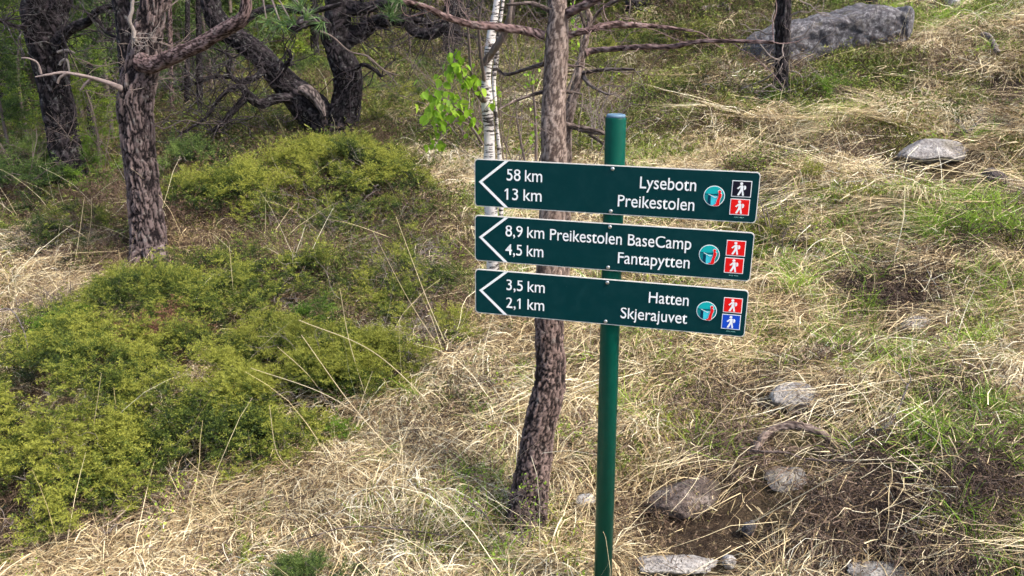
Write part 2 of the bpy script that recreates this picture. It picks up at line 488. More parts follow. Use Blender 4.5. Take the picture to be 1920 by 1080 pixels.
def needle_tpl(rg, n=26, L=.055, w=.0022, cone=1.2):
    T = Tpl()
    for i in range(n):
        a = rg.uniform(0, 2 * np.pi); e = rg.uniform(.15, cone)
        d = np.array([math.cos(a) * math.sin(e), math.cos(e), math.sin(a) * math.sin(e)]) * L * rg.uniform(.7, 1.15)
        T.add(tri(np.array([0, rg.uniform(-.02, .0), 0]), d, w, rg.normal(0, 1, 3)), [(0, 1, 2)], rg.uniform(.2, .9))
    return T.done()

def leaf_tpl(rg, n=9, size=.014, spread=.05):
    T = Tpl()
    for i in range(n):
        p = rg.normal(0, spread * .5, 3) * [1, 1, .7] + [0, 0, spread * .6]
        d = rg.normal(0, 1, 3) * [1, 1, .45]; d /= np.linalg.norm(d); s_ = np.cross(d, [0, 0, 1] + rg.normal(0, .5, 3)); s_ /= np.linalg.norm(s_)
        l = size * rg.uniform(.7, 1.3)
        V = np.array([p, p + d * l * .5 + s_ * l * .34, p + d * l, p + d * l * .5 - s_ * l * .34])
        T.add(V, [(0, 1, 2), (0, 2, 3)], rg.uniform(.2, .95))
    return T.done()

def rot_from(d, rg, roll=.5):
    """rotation matrices taking +Y to d with the sheet's +Z kept upward"""
    d = d / (np.linalg.norm(d, axis=1)[:, None] + 1e-9)
    up = np.tile([0., 0., 1.], (len(d), 1)) + rg.normal(0, roll, (len(d), 3))
    x = np.cross(d, up); x /= np.linalg.norm(x, axis=1)[:, None] + 1e-9
    z = np.cross(x, d)
    return np.stack([x, d, z], -1)

def scatter(tpls, pos, R, sc, tint, rg):
    Vs = []; Fs = []; Ts = []; n = 0
    pick = rg.integers(0, len(tpls), len(pos))
    for k, (V, F, T) in enumerate(tpls):
        s_ = np.where(pick == k)[0]
        if not len(s_): continue
        W_ = np.einsum('nij,vj->nvi', R[s_], V) * sc[s_][:, None, None] + pos[s_][:, None, :]
        Vs.append(W_.reshape(-1, 3)); Ts.append((T[None] + tint[s_][:, None]).ravel())
        Fs.append((F[None] + (np.arange(len(s_)) * len(V))[:, None, None]).reshape(-1, 3) + n); n += W_.shape[0] * W_.shape[1]
    return np.vstack(Vs), np.vstack(Fs), np.clip(np.concatenate(Ts), 0, 1)

rg = np.random.default_rng(11)
JUN = [spray_tpl(rg, .11, 6, 5, .013, .0045) for _ in range(5)]
CON = [spray_tpl(rg, .16, 5, 3, .026, .010, .4) for _ in range(5)]
NEE = [needle_tpl(rg) for _ in range(4)]
NEEB = [needle_tpl(rg, 22, .085, .006) for _ in range(4)]

# ------------------------------------------------------------------ the signpost
Rs = np.array([[math.cos(-SIGN_YAW), -math.sin(-SIGN_YAW), 0], [math.sin(-SIGN_YAW), math.cos(-SIGN_YAW), 0], [0, 0, 1]])
org = Rs @ (np.array([0, 0, 0]) - SIGN_C) + [0, 0, CAM_H]
base_l = np.array([.431, .034, 0])
bw = Rs @ (base_l - SIGN_C) + [0, 0, CAM_H]; gz = float(gh(bw[0], bw[1]))
zb = gz - org[2]                              # ground in the frame of the sign boards
post = thing('trail_signpost', (bw[0], bw[1], gz), 'dark green round post carrying three green trail direction boards', 'signpost')
post.rotation_euler = (0, 0, -SIGN_YAW)
L0 = np.array([base_l[0], base_l[1], zb])

M['sign'] = paint('sign_green_film', (.0005, .031, .034), .4, 1)
M['post'] = paint('post_green_paint', (.0006, .062, .042), .3, 1)
M['alu'] = paint('sign_edge', (.72, .68, .62), .45)
M['white'] = paint('white_print', (.86, .86, .84), .4)
M['red'] = paint('red_print', (.78, .012, .012), .4)
M['blue'] = paint('blue_print', (.01, .07, .52), .4)
M['black'] = paint('black_print', (.012, .01, .02), .4)
M['teal'] = paint('teal_print', (.01, .42, .42), .4)
M['teal_d'] = paint('dark_teal_print', (.008, .24, .25), .4)
M['cyan'] = paint('cyan_print', (.06, .6, .7), .4)
M['navy'] = paint('navy_print', (.003, .04, .08), .4)
M['steel'] = paint('screw_steel', (.6, .6, .58), .3, 0, .9)
M['cap'] = paint('post_cap_plastic', (.12, .2, .28), .25)
M['pale_print'] = paint('small_green_print', (.25, .5, .45), .5)

def lathe_bm(bm, c0, c1, prof, seg=48):
    """prof: (t along axis 0..1, radius)"""
    c0 = np.array(c0); c1 = np.array(c1); rings = []
    for t_, r in prof:
        c = c0 + (c1 - c0) * t_
        rings.append([bm.verts.new((c[0] + r * math.cos(a), c[1] + r * math.sin(a), c[2])) for a in np.linspace(0, 2 * np.pi, seg, endpoint=False)])
    for a, b_ in zip(rings, rings[1:]):
        for i in range(seg):
            f = bm.faces.new((a[i], a[(i + 1) % seg], b_[(i + 1) % seg], b_[i])); f.smooth = True
    bm.faces.new(rings[-1]); bm.faces.new(rings[0][::-1])

def bm_obj(name, bm, mat, parent, loc=(0, 0, 0)):
    bmesh.ops.recalc_face_normals(bm, faces=bm.faces)
    me = D.meshes.new(name); bm.to_mesh(me); bm.free(); me.materials.append(mat)
    o = link(name, me, parent); o.location = loc
    return o

top = np.array([.4, .034, .128])
lb = np.array([.427, .034, -1.34]); slope = (lb - top) / (lb[2] - top[2])
def axis(z): return top + slope * (z - top[2])
bm = bmesh.new(); a0 = axis(zb - .25); a1 = axis(.128)
lathe_bm(bm, a0 - L0, a1 - L0, [(0, .0292), (.9985, .0292), (1, .0284)])
pole = bm_obj('pole', bm, M['post'], post)
bm = bmesh.new(); c0 = axis(.1282)
lathe_bm(bm, c0 - L0, c0 - L0 + [0, 0, .009], [(0, .0268), (.55, .0268), (.9, .0252), (1, .0225)])
bm_obj('cap', bm, M['cap'], pole)

def rrect(w, h, r, seg=8):
    pts = []
    for cx, cz, a0_ in ((w - r, -r, 0), (r, -r, 90), (r, -h + r, 180), (w - r, -h + r, 270)):
        for k in range(seg + 1):
            a = math.radians(a0_ + 90 * k / seg); pts.append((cx + r * math.cos(a), cz + r * math.sin(a)))
    return pts

def sheet(bm, pts, y0, y1):
    f = [bm.verts.new((x, y0, z)) for x, z in pts]; b_ = [bm.verts.new((x, y1, z)) for x, z in pts]
    bm.faces.new(f); bm.faces.new(b_[::-1]); n = len(pts)
    for i in range(n): bm.faces.new((f[i], b_[i], b_[(i + 1) % n], f[(i + 1) % n]))

def flat(name, polys, mat, parent, y, th=.0003):
    bm = bmesh.new()
    for p in polys: sheet(bm, p, y, y + th)
    return bm_obj(name, bm, mat, parent)

def circ(cx, cz, r, n=28): return [(cx + r * math.cos(a), cz + r * math.sin(a)) for a in np.linspace(0, 2 * np.pi, n, endpoint=False)]

def font_mesh(s):
    cu = D.curves.new('lettering', 'FONT'); cu.body = s; cu.size = 1; cu.resolution_u = 6; cu.offset = .005; cu.space_word = .75 if 'km' in s else 1
    o = D.objects.new('lettering', cu); COL.objects.link(o)
    dg = bpy.context.evaluated_depsgraph_get()
    me = D.meshes.new_from_object(o.evaluated_get(dg)); D.objects.remove(o)
    return me
_h_me = font_mesh('H'); CAPH = max(v.co.y for v in _h_me.vertices); D.meshes.remove(_h_me)

def lettering(s, x0, x1, zbase, parent, mat=None, y=-.0032, cap=.0325, right=False):
    me = font_mesh(s); xs = [v.co.x for v in me.vertices]; mn, mx = min(xs), max(xs)
    sx = (x1 - x0) / (mx - mn); sz = cap / CAPH
    xh, xt = CAPH * .65, CAPH * .73                # a taller lower case, as road lettering has
    def ym(v): return v if v < 0 else v * xt / xh if v < xh else xt + (v - xh) * (CAPH * 1.06 - xt) / (CAPH * 1.06 - xh)
    for v in me.vertices: v.co = ((v.co.x - mn) * sx + x0, y, ym(v.co.y) * sz + zbase)
    if '1' in s:                                   # the 1 has a flag on its stem
        t_ = font_mesh(s[:s.index('1') + 1]); t_x = [v.co.x for v in t_.vertices]; xr = (max(t_x) - mn) * sx + x0
        D.meshes.remove(t_)
        bm = bmesh.new(); bm.from_mesh(me); tz = zbase + cap * 1.0; st = cap * .15
        bm.faces.new([bm.verts.new((a, y, b_)) for a, b_ in ((xr - st, tz), (xr - cap * .33, tz - cap * .17), (xr - cap * .33, tz - cap * .31), (xr - st, tz - cap * .16))])
        bm.to_mesh(me); bm.free()
    me.name = 'lettering'; me.materials.clear(); me.materials.append(mat or M['white'])
    return link('lettering', me, parent)

HEAD = circ(.47, .85, .095, 16)
BODY = [(.40, .72), (.53, .755), (.60, .70), (.60, .45), (.67, .06), (.56, .05), (.52, .34), (.37, .05), (.25, .08), (.41, .42), (.43, .60), (.29, .47), (.21, .53), (.33, .64)]
PACK = [(.635, .72), (.70, .73), (.765, .65), (.755, .5), (.67, .43), (.635, .46)]

def hiker(parent, x, z, w, h, bgm):
    e = flat('hiker_symbol', [[(x, z), (x + w, z), (x + w, z - h), (x, z - h)]], M['white'], parent, -.0030)
    bx = .0022
    flat('panel', [[(x + bx, z - bx), (x + w - bx, z - bx), (x + w - bx, z - h + bx), (x + bx, z - h + bx)]], bgm, parent, -.0034)
    T = lambda pl: [(x + w * (.08 + .84 * a), z - h * (1 - (.04 + .92 * b_))) for a, b_ in pl]
    flat('hiker_figure', [T(HEAD), T(BODY), T(PACK)], M['white'], parent, -.0038)

def emblem(parent, cx, cz, r):
    flat('emblem_ring', [circ(cx, cz, r, 48)], M['white'], parent, -.0030)
    ri = r * .93
    def seg(y0, y1, x0=-1, x1=1, n=14):
        # part of the disc between heights y0..y1 and x0..x1
        def cl(x, y): 
            return (cx + ri * x, cz + ri * y)
        L_, R_ = [], []
        for y in np.linspace(y0, y1, n):
            e = math.sqrt(max(0, 1 - y * y)); a, b_ = max(-e, x0), min(e, x1)
            if a < b_: L_.append(cl(a, y)); R_.append(cl(b_, y))
        return L_ + R_[::-1]
    flat('emblem_sky', [seg(.2, .995)], M['teal'], parent, -.0034)
    flat('emblem_land', [seg(-.995, .14)], M['teal_d'], parent, -.0034)
    flat('emblem_skyline', [seg(.13, .21)], M['navy'], parent, -.0036)
    flat('emblem_fjord', [seg(-.96, .0, -.32, .45)], M['cyan'], parent, -.0038)
    q = lambda pl: [(cx + ri * a, cz + ri * b_) for a, b_ in pl]
    flat('emblem_cliff', [q([(-.6, .08), (-.35, -.02), (-.3, -.93), (-.5, -.84), (-.62, -.7)])], M['navy'], parent, -.0042)
    flat('emblem_ledge', [q([(-.62, .17), (-.55, .2), (.1, -.1), (.3, .0), (.3, -.08), (.1, -.17)])], M['white'], parent, -.0046)
    man = [(.40, .36), (.62, .36), (.80, .2), (.78, -.1), (.62, -.35), (.60, -.85), (.3, -.9), (-.05, -.9), (-.12, -.98), (-.1, -1.04), (.55, -1.0), (.72, -.9), (.64, -.35)]
    man = [(.42, .34), (.60, .36), (.80, .22), (.80, 0), (.64, -.3), (.58, -.92), (.35, -1.0), (-.12, -1.0), (-.16, -.92), (.14, -.84), (.26, -.4), (.38, -.1)]
    man = [(.47 + (a - .47) * .8, b_) for a, b_ in man]
    big = [(.47 + (a - .47) * 1.2, -.3 + (b_ + .3) * 1.07) for a, b_ in man]
    flat('figure_outline', [q(big), q(circ(.51, .49, .19, 16))], M['white'], parent, -.0050)
    flat('standing_figure', [q(man), q(circ(.52, .49, .145, 16))], M['red'], parent, -.0054)

Wd, Hd = .80, .140
signs = [
 dict(z=0, dx=0, names=[('Lysebotn', .4800, .6335), ('Preikestolen', .4210, .6325)], km=[('58 km', .0970, .2020), ('13 km', .0970, .2015)], sq=('black', 'red'), em=.6835, sx=.7272, lab='top green board reading Lysebotn and Preikestolen', code='452-484'),
 dict(z=-.1664, dx=0, names=[('Preikestolen BaseCamp', .2285, .6325), ('Fantapytten', .4290, .6320)], km=[('8,9 km', .0945, .2115), ('4,5 km', .0945, .2100)], sq=('red', 'red'), em=.6835, sx=.7268, lab='middle green board reading Preikestolen BaseCamp and Fantapytten', code='443-492'),
 dict(z=-.333, dx=.0, names=[('Hatten', .5240, .6375), ('Skjerajuvet', .4450, .6370)], km=[('3,5 km', .0985, .2165), ('2,1 km', .0980, .2160)], sq=('red', 'blue'), em=.6893, sx=.7332, lab='bottom green board reading Hatten and Skjerajuvet', code='452-484')]
for sg in signs:
    bm = bmesh.new(); sheet(bm, rrect(Wd, Hd, .011), -.0015, .0025)
    bd = bm_obj('sign_board', bm, M['alu'], post, tuple(np.array([0, 0, sg['z']]) - L0)); bd['label'] = sg['lab']
    e = .0024
    pts = [(x + e, z - e) for x, z in rrect(Wd - 2 * e, Hd - 2 * e, .0095)]
    flat('sign_face', [pts], M['sign'], bd, -.0022, .0008)
    w = .0056
    tipx, tipz = .0128, -.0665
    def chev(o): return [(.0905 + o, -.0026), (tipx + o, tipz), (.0895 + o, -.1374)]
    a_, b_, c_ = chev(0); k_ = .0120
    flat('arrow', [[a_, b_, c_] + [(c_[0] + k_, c_[1]), (b_[0] + k_ * .93, b_[1]), (a_[0] + k_, a_[1])]], M['white'], bd, -.0030)
    for (s, x0, x1), z in zip(sg['km'], (-.0580, -.1145)): lettering(s, x0, x1, z, bd)
    for (s, x0, x1), z in zip(sg['names'], (-.0600, -.1150)): lettering(s, x0, x1, z, bd)
    emblem(bd, sg['em'], -.0705, .0285)
    hiker(bd, sg['sx'] + .0008, -.0245, .0520, .0450, M[sg['sq'][0]])
    hiker(bd, sg['sx'], -.0745, .0520, .0450, M[sg['sq'][1]])
    lettering(sg['code'], sg['sx'] + .014, sg['sx'] + .040, -.1275, bd, M['pale_print'], cap=.0032)
    for z in (-.0098, -.1302):
        bm = bmesh.new(); bmesh.ops.create_uvsphere(bm, u_segments=16, v_segments=8, radius=.0054)
        for v in bm.verts: v.co = (v.co.x, v.co.y * .55, v.co.z)
        bm_obj('screw', bm, M['steel'], bd, (.402, -.0028, z))
    # clamp bracket between board and pole
    bm = bmesh.new(); ax = axis(sg['z'] - .07)
    sheet(bm, [(ax[0] - .02, -.03), (ax[0] + .02, -.03), (ax[0] + .02, -.11), (ax[0] - .02, -.11)], .0026, .0082)
    bm_obj('bracket', bm, M['post'], bd)

# ------------------------------------------------------------------ trees
def crown_pts(rg, c, rad, n, hollow=.35):
    d = rg.normal(0, 1, (n, 3)); d /= np.linalg.norm(d, axis=1)[:, None]
    r = (hollow + (1 - hollow) * rg.random(n)) ** .6
    return c + d * r[:, None] * np.array(rad)

def pine_crown(parent, clumps, mat, seed, per=130, sc=1.0, name='crown', tpl=None):
    """clumps: (x,y,z,radius). needle tufts gathered in flattened clumps"""
    rg = np.random.default_rng(seed); ps = []; ds = []
    for x, y, z, r in clumps[::3]:
        p = crown_pts(rg, np.array([x, y, z]), (r, r, r * .45), per)
        ps.append(p); ds.append(p - np.array([x, y, z - r * .8]) + rg.normal(0, r * .3, p.shape))
    p = np.vstack(ps); d = np.vstack(ds)
    V, F, T = scatter(tpl or NEEB, p, rot_from(d, rg), rg.uniform(.8, 1.4, len(p)) * sc, rg.normal(0, .12, len(p)), rg)
    me = npmesh(name, rel(V, parent), F, mat, False, {'tint': T})
    return link(name, me, parent)

def root_flare(path, k=1.5, L=.25):
    return path

# --- central scaly pine behind the post
base = G(990, 962)
d0 = 2.72; dT = 3.05
rows = [(984, 985, d0, 100), (988, 962, d0, 88), (996, 905, d0 + .02, 76), (1004, 850, d0 + .04, 70), (1014, 790, d0 + .06, 66), (1026, 740, d0 + .09, 64), (1032, 690, d0 + .12, 60), (1030, 640, d0 + .14, 56),
        (1030, 560, d0 + .18, 54), (1034, 450, d0 + .22, 52), (1038, 330, d0 + .26, 50), (1038, 240, d0 + .28, 46), (1040, 170, d0 + .3, 42), (1044, 90, d0 + .32, 42), (1047, 30, d0 + .33, 35), (1048, -60, d0 + .36, 33)]
pp = pxpath(rows); pine = thing('pine_tree', P(988, 962, d0), 'slender scaly pine rising directly behind the trail signpost', 'tree')
b_ = Bag(); b_.add(tube(pp[:9], sides=72, step=.006, bark=(.016, 2.6, .006), seed=3, lump=.08)); 
low = b_.build('lower_trunk', M['bark_low'], pine); low['label'] = 'dark deeply fissured lower trunk'
up = [list(q) for q in pp[8:]]
t_end = np.array(up[-1]); up += [[t_end[0] + .05, t_end[1] + .1, 2.9, .028], [t_end[0] - .05, t_end[1] + .1, 3.8, .02], [t_end[0], t_end[1] + .1, 4.6, .01]]
b_ = Bag(); b_.add(tube(up, sides=56, step=.008, bark=(.019, 3.0, .0016), seed=4, lump=.07)); b_.build('trunk', M['bark_mid'], pine)
dd = d0 + .33
for rows, seed in (
    ([(1022, 66, dd, 17), (985, 58, dd, 16), (930, 50, dd - .05, 15), (885, 46, dd - .1, 13), (840, 33, dd - .15, 12), (800, 14, dd - .2, 10), (750, 0, dd - .25, 9), (690, -25, dd - .3, 8)], 1),
    ([(1056, 68, dd, 14), (1075, 64, dd, 12), (1110, 55, dd, 12), (1145, 46, dd + .02, 13), (1190, 47, dd + .05, 10), (1240, 50, dd + .1, 7), (1300, 58, dd + .12, 5)], 2),
    ([(1055, 30, dd, 18), (1075, 20, dd - .03, 17), (1110, 2, dd - .06, 15), (1160, -25, dd - .1, 12)], 3),
    ([(1034, 22, dd, 9), (1010, 10, dd, 8), (985, 6, dd, 6), (950, 9, dd, 5)], 4),
    ([(1020, 120, dd, 8), (985, 130, dd + .05, 6), (950, 140, dd + .1, 6), (930, 128, dd + .12, 5)], 5),
    ([(1020, 172, dd, 8), (990, 180, dd - .03, 6), (960, 192, dd - .05, 5), (935, 205, dd - .1, 3)], 6),
    ([(1054, 120, dd, 7), (1075, 124, dd, 5), (1090, 124, dd, 3)], 7),
    ([(1054, 172, dd, 8), (1075, 173, dd, 6), (1092, 176, dd, 4)], 8),
    ([(1055, 232, dd, 8), (1085, 238, dd, 7), (1125, 246, dd - .02, 6), (1150, 262, dd, 4)], 9)):
    b_ = Bag(); pa = pxpath(rows); b_.add(tube(pa, sides=14, step=.012, bark=(.014, 2, .0012), seed=seed, lump=.25))
    rgt = np.random.default_rng(seed + 50)
    for k in range(8 if seed in (1, 2, 3) else 3):
        i = rgt.integers(1, len(pa)); q = np.array(pa[i][:3])
        twigs(b_, q, [rgt.normal(0, 1), rgt.normal(0, .6), rgt.normal(0, .8)], rgt.uniform(.06, .22), .0022, 1, rgt, .3, 2, 4)
    b_.build('branch', M['bark_red'] if seed in (1, 2, 3) else M['twig'], pine)
cl = [(*(np.array([t_end[0], t_end[1] + .1, 0]) + [rng.normal(-.2, .8), rng.normal(.3, .7), rng.uniform(2.9, 4.8)]), rng.uniform(.22, .38)) for _ in range(17)]
pine_crown(pine, cl, M['pine_needle'], 21, 60)

# needle brushes that hang into the top of the frame
for nm, lst, sd_ in (('needles', [(545, 38, 2.4), (575, 28, 2.45), (520, 22, 2.5), (500, 40, 2.5), (600, 45, 2.5), (560, 10, 2.4), (528, 48, 2.4)], 5), ('needles', [(731, 18, 2.5), (738, 30, 2.55), (745, 2, 2.5), (800, -8, 2.6)], 6)):
    rgn = np.random.default_rng(sd_); Vs = []
    p = np.array([P(*q) for q in lst]); n = len(p)
    tp = [needle_tpl(rgn, 46, .058, .0021, 1.5) for _ in range(3)]
    V, F, T = scatter(tp, p, rot_from(rgn.normal(0, 1, (n, 3)) + [0, -.8, .2], rgn), np.ones(n), np.zeros(n), rgn)
    link(nm, npmesh(nm, rel(V, pine), F, M['pine_needle'], False, {'tint': T}), pine)
    b_ = Bag()
    top_ = P(lst[0][0] + (-60 if sd_ == 5 else 40), -40, 2.75)
    for q in p: b_.add(tube([[*top_, .004], [*((top_ + q) / 2 + [0, 0, .02]), .003], [*q, .002]], sides=5, step=.02))
    b_.build('twig', M['twig'], pine)

# --- thin dead stem to its right
st = thing('dead_pine_stem', P(1060, 290, 3.35), 'thin crooked dead stem leaning just right of the scaly pine', 'tree')
rows = [(1056, 560, 3.4, 26), (1058, 420, 3.4, 25), (1060, 300, 3.35, 25), (1062, 240, 3.35, 20), (1073, 185, 3.36, 20), (1085, 145, 3.36, 16), (1090, 110, 3.38, 14), (1098, 75, 3.38, 12), (1106, 40, 3.4, 11), (1100, 10, 3.4, 9), (1110, -40, 3.4, 7)]
part_tube('trunk', pxpath(rows), M['bark_mid'], st, sides=28, step=.01, bark=(.016, 2, .0025), seed=9, lump=.2)
for rows, seed, mt in (
    ([(1096, 100, 3.38, 16), (1112, 95, 3.38, 11), (1160, 91, 3.3, 10), (1200, 88, 3.25, 10), (1260, 87, 3.2, 9), (1310, 78, 3.15, 8), (1370, 77, 3.1, 7), (1450, 79, 3.05, 6)], 1, 'bark_red'),
    ([(1090, 138, 3.36, 9), (1120, 132, 3.3, 7), (1150, 130, 3.25, 6), (1190, 130, 3.2, 5)], 2, 'twig'),
    ([(1092, 142, 3.36, 9), (1105, 158, 3.3, 7), (1120, 168, 3.25, 5), (1142, 178, 3.2, 4)], 3, 'twig_grey'),
    ([(1062, 236, 3.35, 9), (1085, 242, 3.3, 8), (1110, 248, 3.25, 8), (1135, 250, 3.2, 6)], 4, 'twig'),
    ([(1106, 252, 3.3, 8), (1120, 262, 3.25, 5), (1140, 275, 3.2, 4)], 5, 'twig'),
    ([(1108, 45, 3.4, 8), (1125, 20, 3.4, 6), (1150, 5, 3.35, 5), (1180, -8, 3.3, 4)], 6, 'twig'),
    ([(1100, 60, 3.4, 6), (1092, 35, 3.4, 5), (1085, 18, 3.4, 4)], 7, 'twig')):
    b_ = Bag(); pa = pxpath(rows); b_.add(tube(pa, sides=12, step=.015, bark=(.012, 2, .001), seed=seed, lump=.3))
    rgt = np.random.default_rng(seed + 70)
    for k in range(7):
        i = rgt.integers(1, len(pa)); twigs(b_, pa[i][:3], [rgt.normal(.3, .7), rgt.normal(0, .6), rgt.normal(.2, .8)], rgt.uniform(.08, .3), .0022, 1, rgt, .3, 2, 4)
    b_.build('branch', M[mt], st)

# --- birch
bi = thing('birch_tree', P(922, 420, 3.6), 'slim white birch with fresh green leaves left of the scaly pine', 'tree')
rows = [(926, 560, 3.62, 25), (922, 420, 3.6, 24), (918, 330, 3.6, 22), (917, 250, 3.6, 19), (912, 180, 3.6, 20), (913, 140, 3.6, 15), (919, 90, 3.6, 17), (923, 55, 3.6, 15), (931, 10, 3.6, 11), (935, -60, 3.6, 9)]
part_tube('trunk', pxpath(rows), M['birch'], bi, sides=28, step=.012, seed=2, lump=.18)
rows = [(940, 420, 3.66, 9), (937, 300, 3.66, 8), (932, 240, 3.66, 6), (928, 190, 3.66, 7), (926, 150, 3.66, 7), (932, 100, 3.66, 8), (938, 40, 3.66, 6), (948, -30, 3.66, 5)]
part_tube('side_stem', pxpath(rows), M['birch'], bi, sides=16, step=.015, seed=3, lump=.2)
for rows, mt in (
    ([(908, 118, 3.58, 12), (925, 95, 3.5, 14), (945, 65, 3.45, 12), (955, 30, 3.4, 9), (960, -10, 3.4, 8)], 'twig'),
    ([(910, 190, 3.58, 8), (885, 140, 3.5, 6), (880, 90, 3.45, 5), (876, 40, 3.4, 4)], 'twig'),
    ([(908, 150, 3.58, 7), (900, 90, 3.5, 6), (898, 40, 3.45, 5), (905, 0, 3.4, 4)], 'twig'),
    ([(900, 250, 3.58, 6), (884, 225, 3.5, 5), (860, 205, 3.45, 4), (835, 190, 3.4, 4), (812, 180, 3.4, 3)], 'twig'),
    ([(905, 190, 3.58, 6), (880, 160, 3.5, 5), (862, 135, 3.45, 4), (848, 110, 3.42, 3)], 'twig'),
    ([(905, 270, 3.58, 5), (880, 235, 3.5, 4), (850, 228, 3.45, 4), (825, 250, 3.42, 3)], 'twig')):
    b_ = Bag(); pa = pxpath(rows); b_.add(tube(pa, sides=10, step=.015, seed=1, lump=.25)); rgt = np.random.default_rng(int(rows[0][1]) + len(rows))
    for k in range(6):
        i = rgt.integers(1, len(pa)); twigs(b_, pa[i][:3], [rgt.normal(-.2, .7), rgt.normal(0, .5), rgt.normal(.4, .6)], rgt.uniform(.1, .4), .002, 1, rgt, .25, 2, 4)
    b_.build('branch', M[mt], bi)
# leaves: every leaf its own object on shared meshes
leaf_me = []
for k in range(4):
    rl = np.random.default_rng(k); q = []
    n = 6; ed = [(0, 0), (.30, .22), (.36, .45), (.26, .72), (0, 1.0)]
    Vl = []; sg_ = [[x, y] for x, y in ed] + [[-x, y] for x, y in ed[1:-1][::-1]]
    curl = rl.uniform(-.25, .25)
    out_ = [(x, y, curl * (y - .4) ** 2 + abs(x) * rl.uniform(.2, .5)) for x, y in sg_]
    mid = [(0, y, curl * (y - .4) ** 2) for y in (.22, .45, .72)]
    Vl = np.array(out_ + mid) * .036
    Fl = [(0, 1, 8), (1, 2, 8), (2, 9, 8), (2, 3, 9), (3, 10, 9), (3, 4, 10), (4, 5, 10), (5, 6, 10), (6, 9, 10), (6, 7, 9), (7, 8, 9), (7, 0, 8)]
    leaf_me.append(npmesh('leaf', Vl, Fl, M['birch_leaf'], True, {'tint': np.full(len(Vl), [.25, .45, .65, .85][k])}))
rl = np.random.default_rng(77)
def leaves(parent, clus):
    for px, py, d, sx_, sy_, n in clus:
        for k in range(int(n * 1.45)):
            q = P(px + rl.normal(0, sx_), py + rl.normal(0, sy_), d + rl.normal(0, .05))
            o = link('leaf', leaf_me[rl.integers(0, 4)], parent); o.location = Vector(q) - Vector(parent.location)
            dr = np.array([rl.normal(0, .6), rl.normal(-.2, .5), -1 + rl.normal(0, .35)])
            o.rotation_euler = Vector(dr).to_track_quat('Y', 'Z').to_euler(); s_ = rl.uniform(.65, 1.25); o.scale = (s_,) * 3
            o.rotation_euler.rotate_axis('Y', rl.uniform(-1.2, 1.2))
leaves(bi, [(855, 122, 3.42, 13, 14, 14), (878, 148, 3.46, 12, 12, 12), (850, 145, 3.44, 14, 8, 8), (812, 180, 3.4, 14, 14, 14), (840, 188, 3.42, 18, 16, 22), (862, 205, 3.45, 16, 14, 16), (830, 212, 3.42, 18, 12, 12), (805, 208, 3.4, 8, 8, 6), (826, 240, 3.42, 9, 12, 9),
            (886, 228, 3.5, 7, 14, 9), (890, 160, 3.5, 8, 12, 7), (930, 180, 3.6, 6, 22, 6), (852, 95, 3.42, 5, 6, 3), (815, 268, 3.42, 12, 6, 5), (838, 272, 3.42, 10, 5, 3)])
# a second, smaller birch sprout whose leaves show either side of the pine trunk
b2 = thing('birch_sapling', G(1000, 330), 'small leafy birch sprout half hidden behind the scaly pine trunk', 'sapling')
g2 = np.array(b2.location); dS = g2[1]
for k, rows in enumerate(([(1000, 400, dS, 7), (1005, 300, dS - .05, 6), (1004, 220, dS - .1, 5), (998, 150, dS - .15, 4), (1005, 120, dS - .2, 3)], [(1000, 400, dS, 6), (985, 310, dS, 5), (972, 240, dS, 4), (968, 210, dS, 3)],
                          [(1005, 320, dS, 6), (1060, 180, dS - .1, 5), (1085, 110, dS - .1, 4), (1092, 40, dS - .1, 3)])):
    b_ = Bag(); pa = pxpath(rows); b_.add(tube(pa, sides=8, step=.02)); rgt = np.random.default_rng(k)
    for j in range(7): i = rgt.integers(1, len(pa)); twigs(b_, pa[i][:3], [rgt.normal(0, .8), rgt.normal(0, .5), rgt.normal(.6, .4)], rgt.uniform(.1, .4), .002, 1, rgt, .25, 2, 4)
    b_.build('stem', M['twig'], b2)
leaves(b2, [(1000, 140, dS - .2, 9, 12, 9), (995, 150, dS - .2, 9, 10, 5), (1004, 215, dS - .1, 6, 14, 7), (1006, 262, dS, 8, 12, 9), (975, 285, dS, 10, 8, 6), (1072, 38, dS - .1, 6, 8, 5), (1090, 48, dS - .1, 8, 7, 4), (1080, 82, dS - .1, 7, 10, 6), (1078, 12, dS - .1, 6, 8, 4), (1070, 62, dS - .1, 4, 6, 3)])

# --- left grey pine with fork and big side branch
bL = G(280, 488); dl = bL[1]
tl = thing('pine_tree', bL, 'forked grey plated pine with a long branch reaching right', 'tree')
rows = [(284, 520, dl, 96), (283, 495, dl, 76), (280, 465, dl, 68), (276, 420, dl, 60), (270, 360, dl, 58), (263, 300, dl, 58), (258, 240, dl, 58), (253, 200, dl, 60), (258, 160, dl, 62), (268, 120, dl, 58), (274, 80, dl, 50), (282, 40, dl, 44), (288, 0, dl, 44), (292, -60, dl, 42)]
pa = [list(q) for q in pxpath(rows)]; e_ = np.array(pa[-1]); pa += [[e_[0] + .05, e_[1], 3.2, .06], [e_[0] - .1, e_[1] + .1, 4.6, .045], [e_[0], e_[1], 5.8, .02]]
part_tube('trunk', pa, M['bark_grey'], tl, sides=110, step=.009, bark=(.036, 3.4, .012), seed=12, lump=.09)
rows = [(252, 175, dl + .04, 40), (244, 130, dl + .05, 36), (240, 90, dl + .06, 34), (234, 45, dl + .07, 30), (226, 5, dl + .1, 28), (214, -60, dl + .1, 26)]
pa = [list(q) for q in pxpath(rows)]; e2 = np.array(pa[-1]); pa += [[e2[0] - .25, e2[1], 3.0, .04], [e2[0] - .4, e2[1], 4.4, .02]]
part_tube('fork', pa, M['bark_dark'], tl, sides=60, step=.012, bark=(.028, 2.1, .008), seed=13, lump=.1)
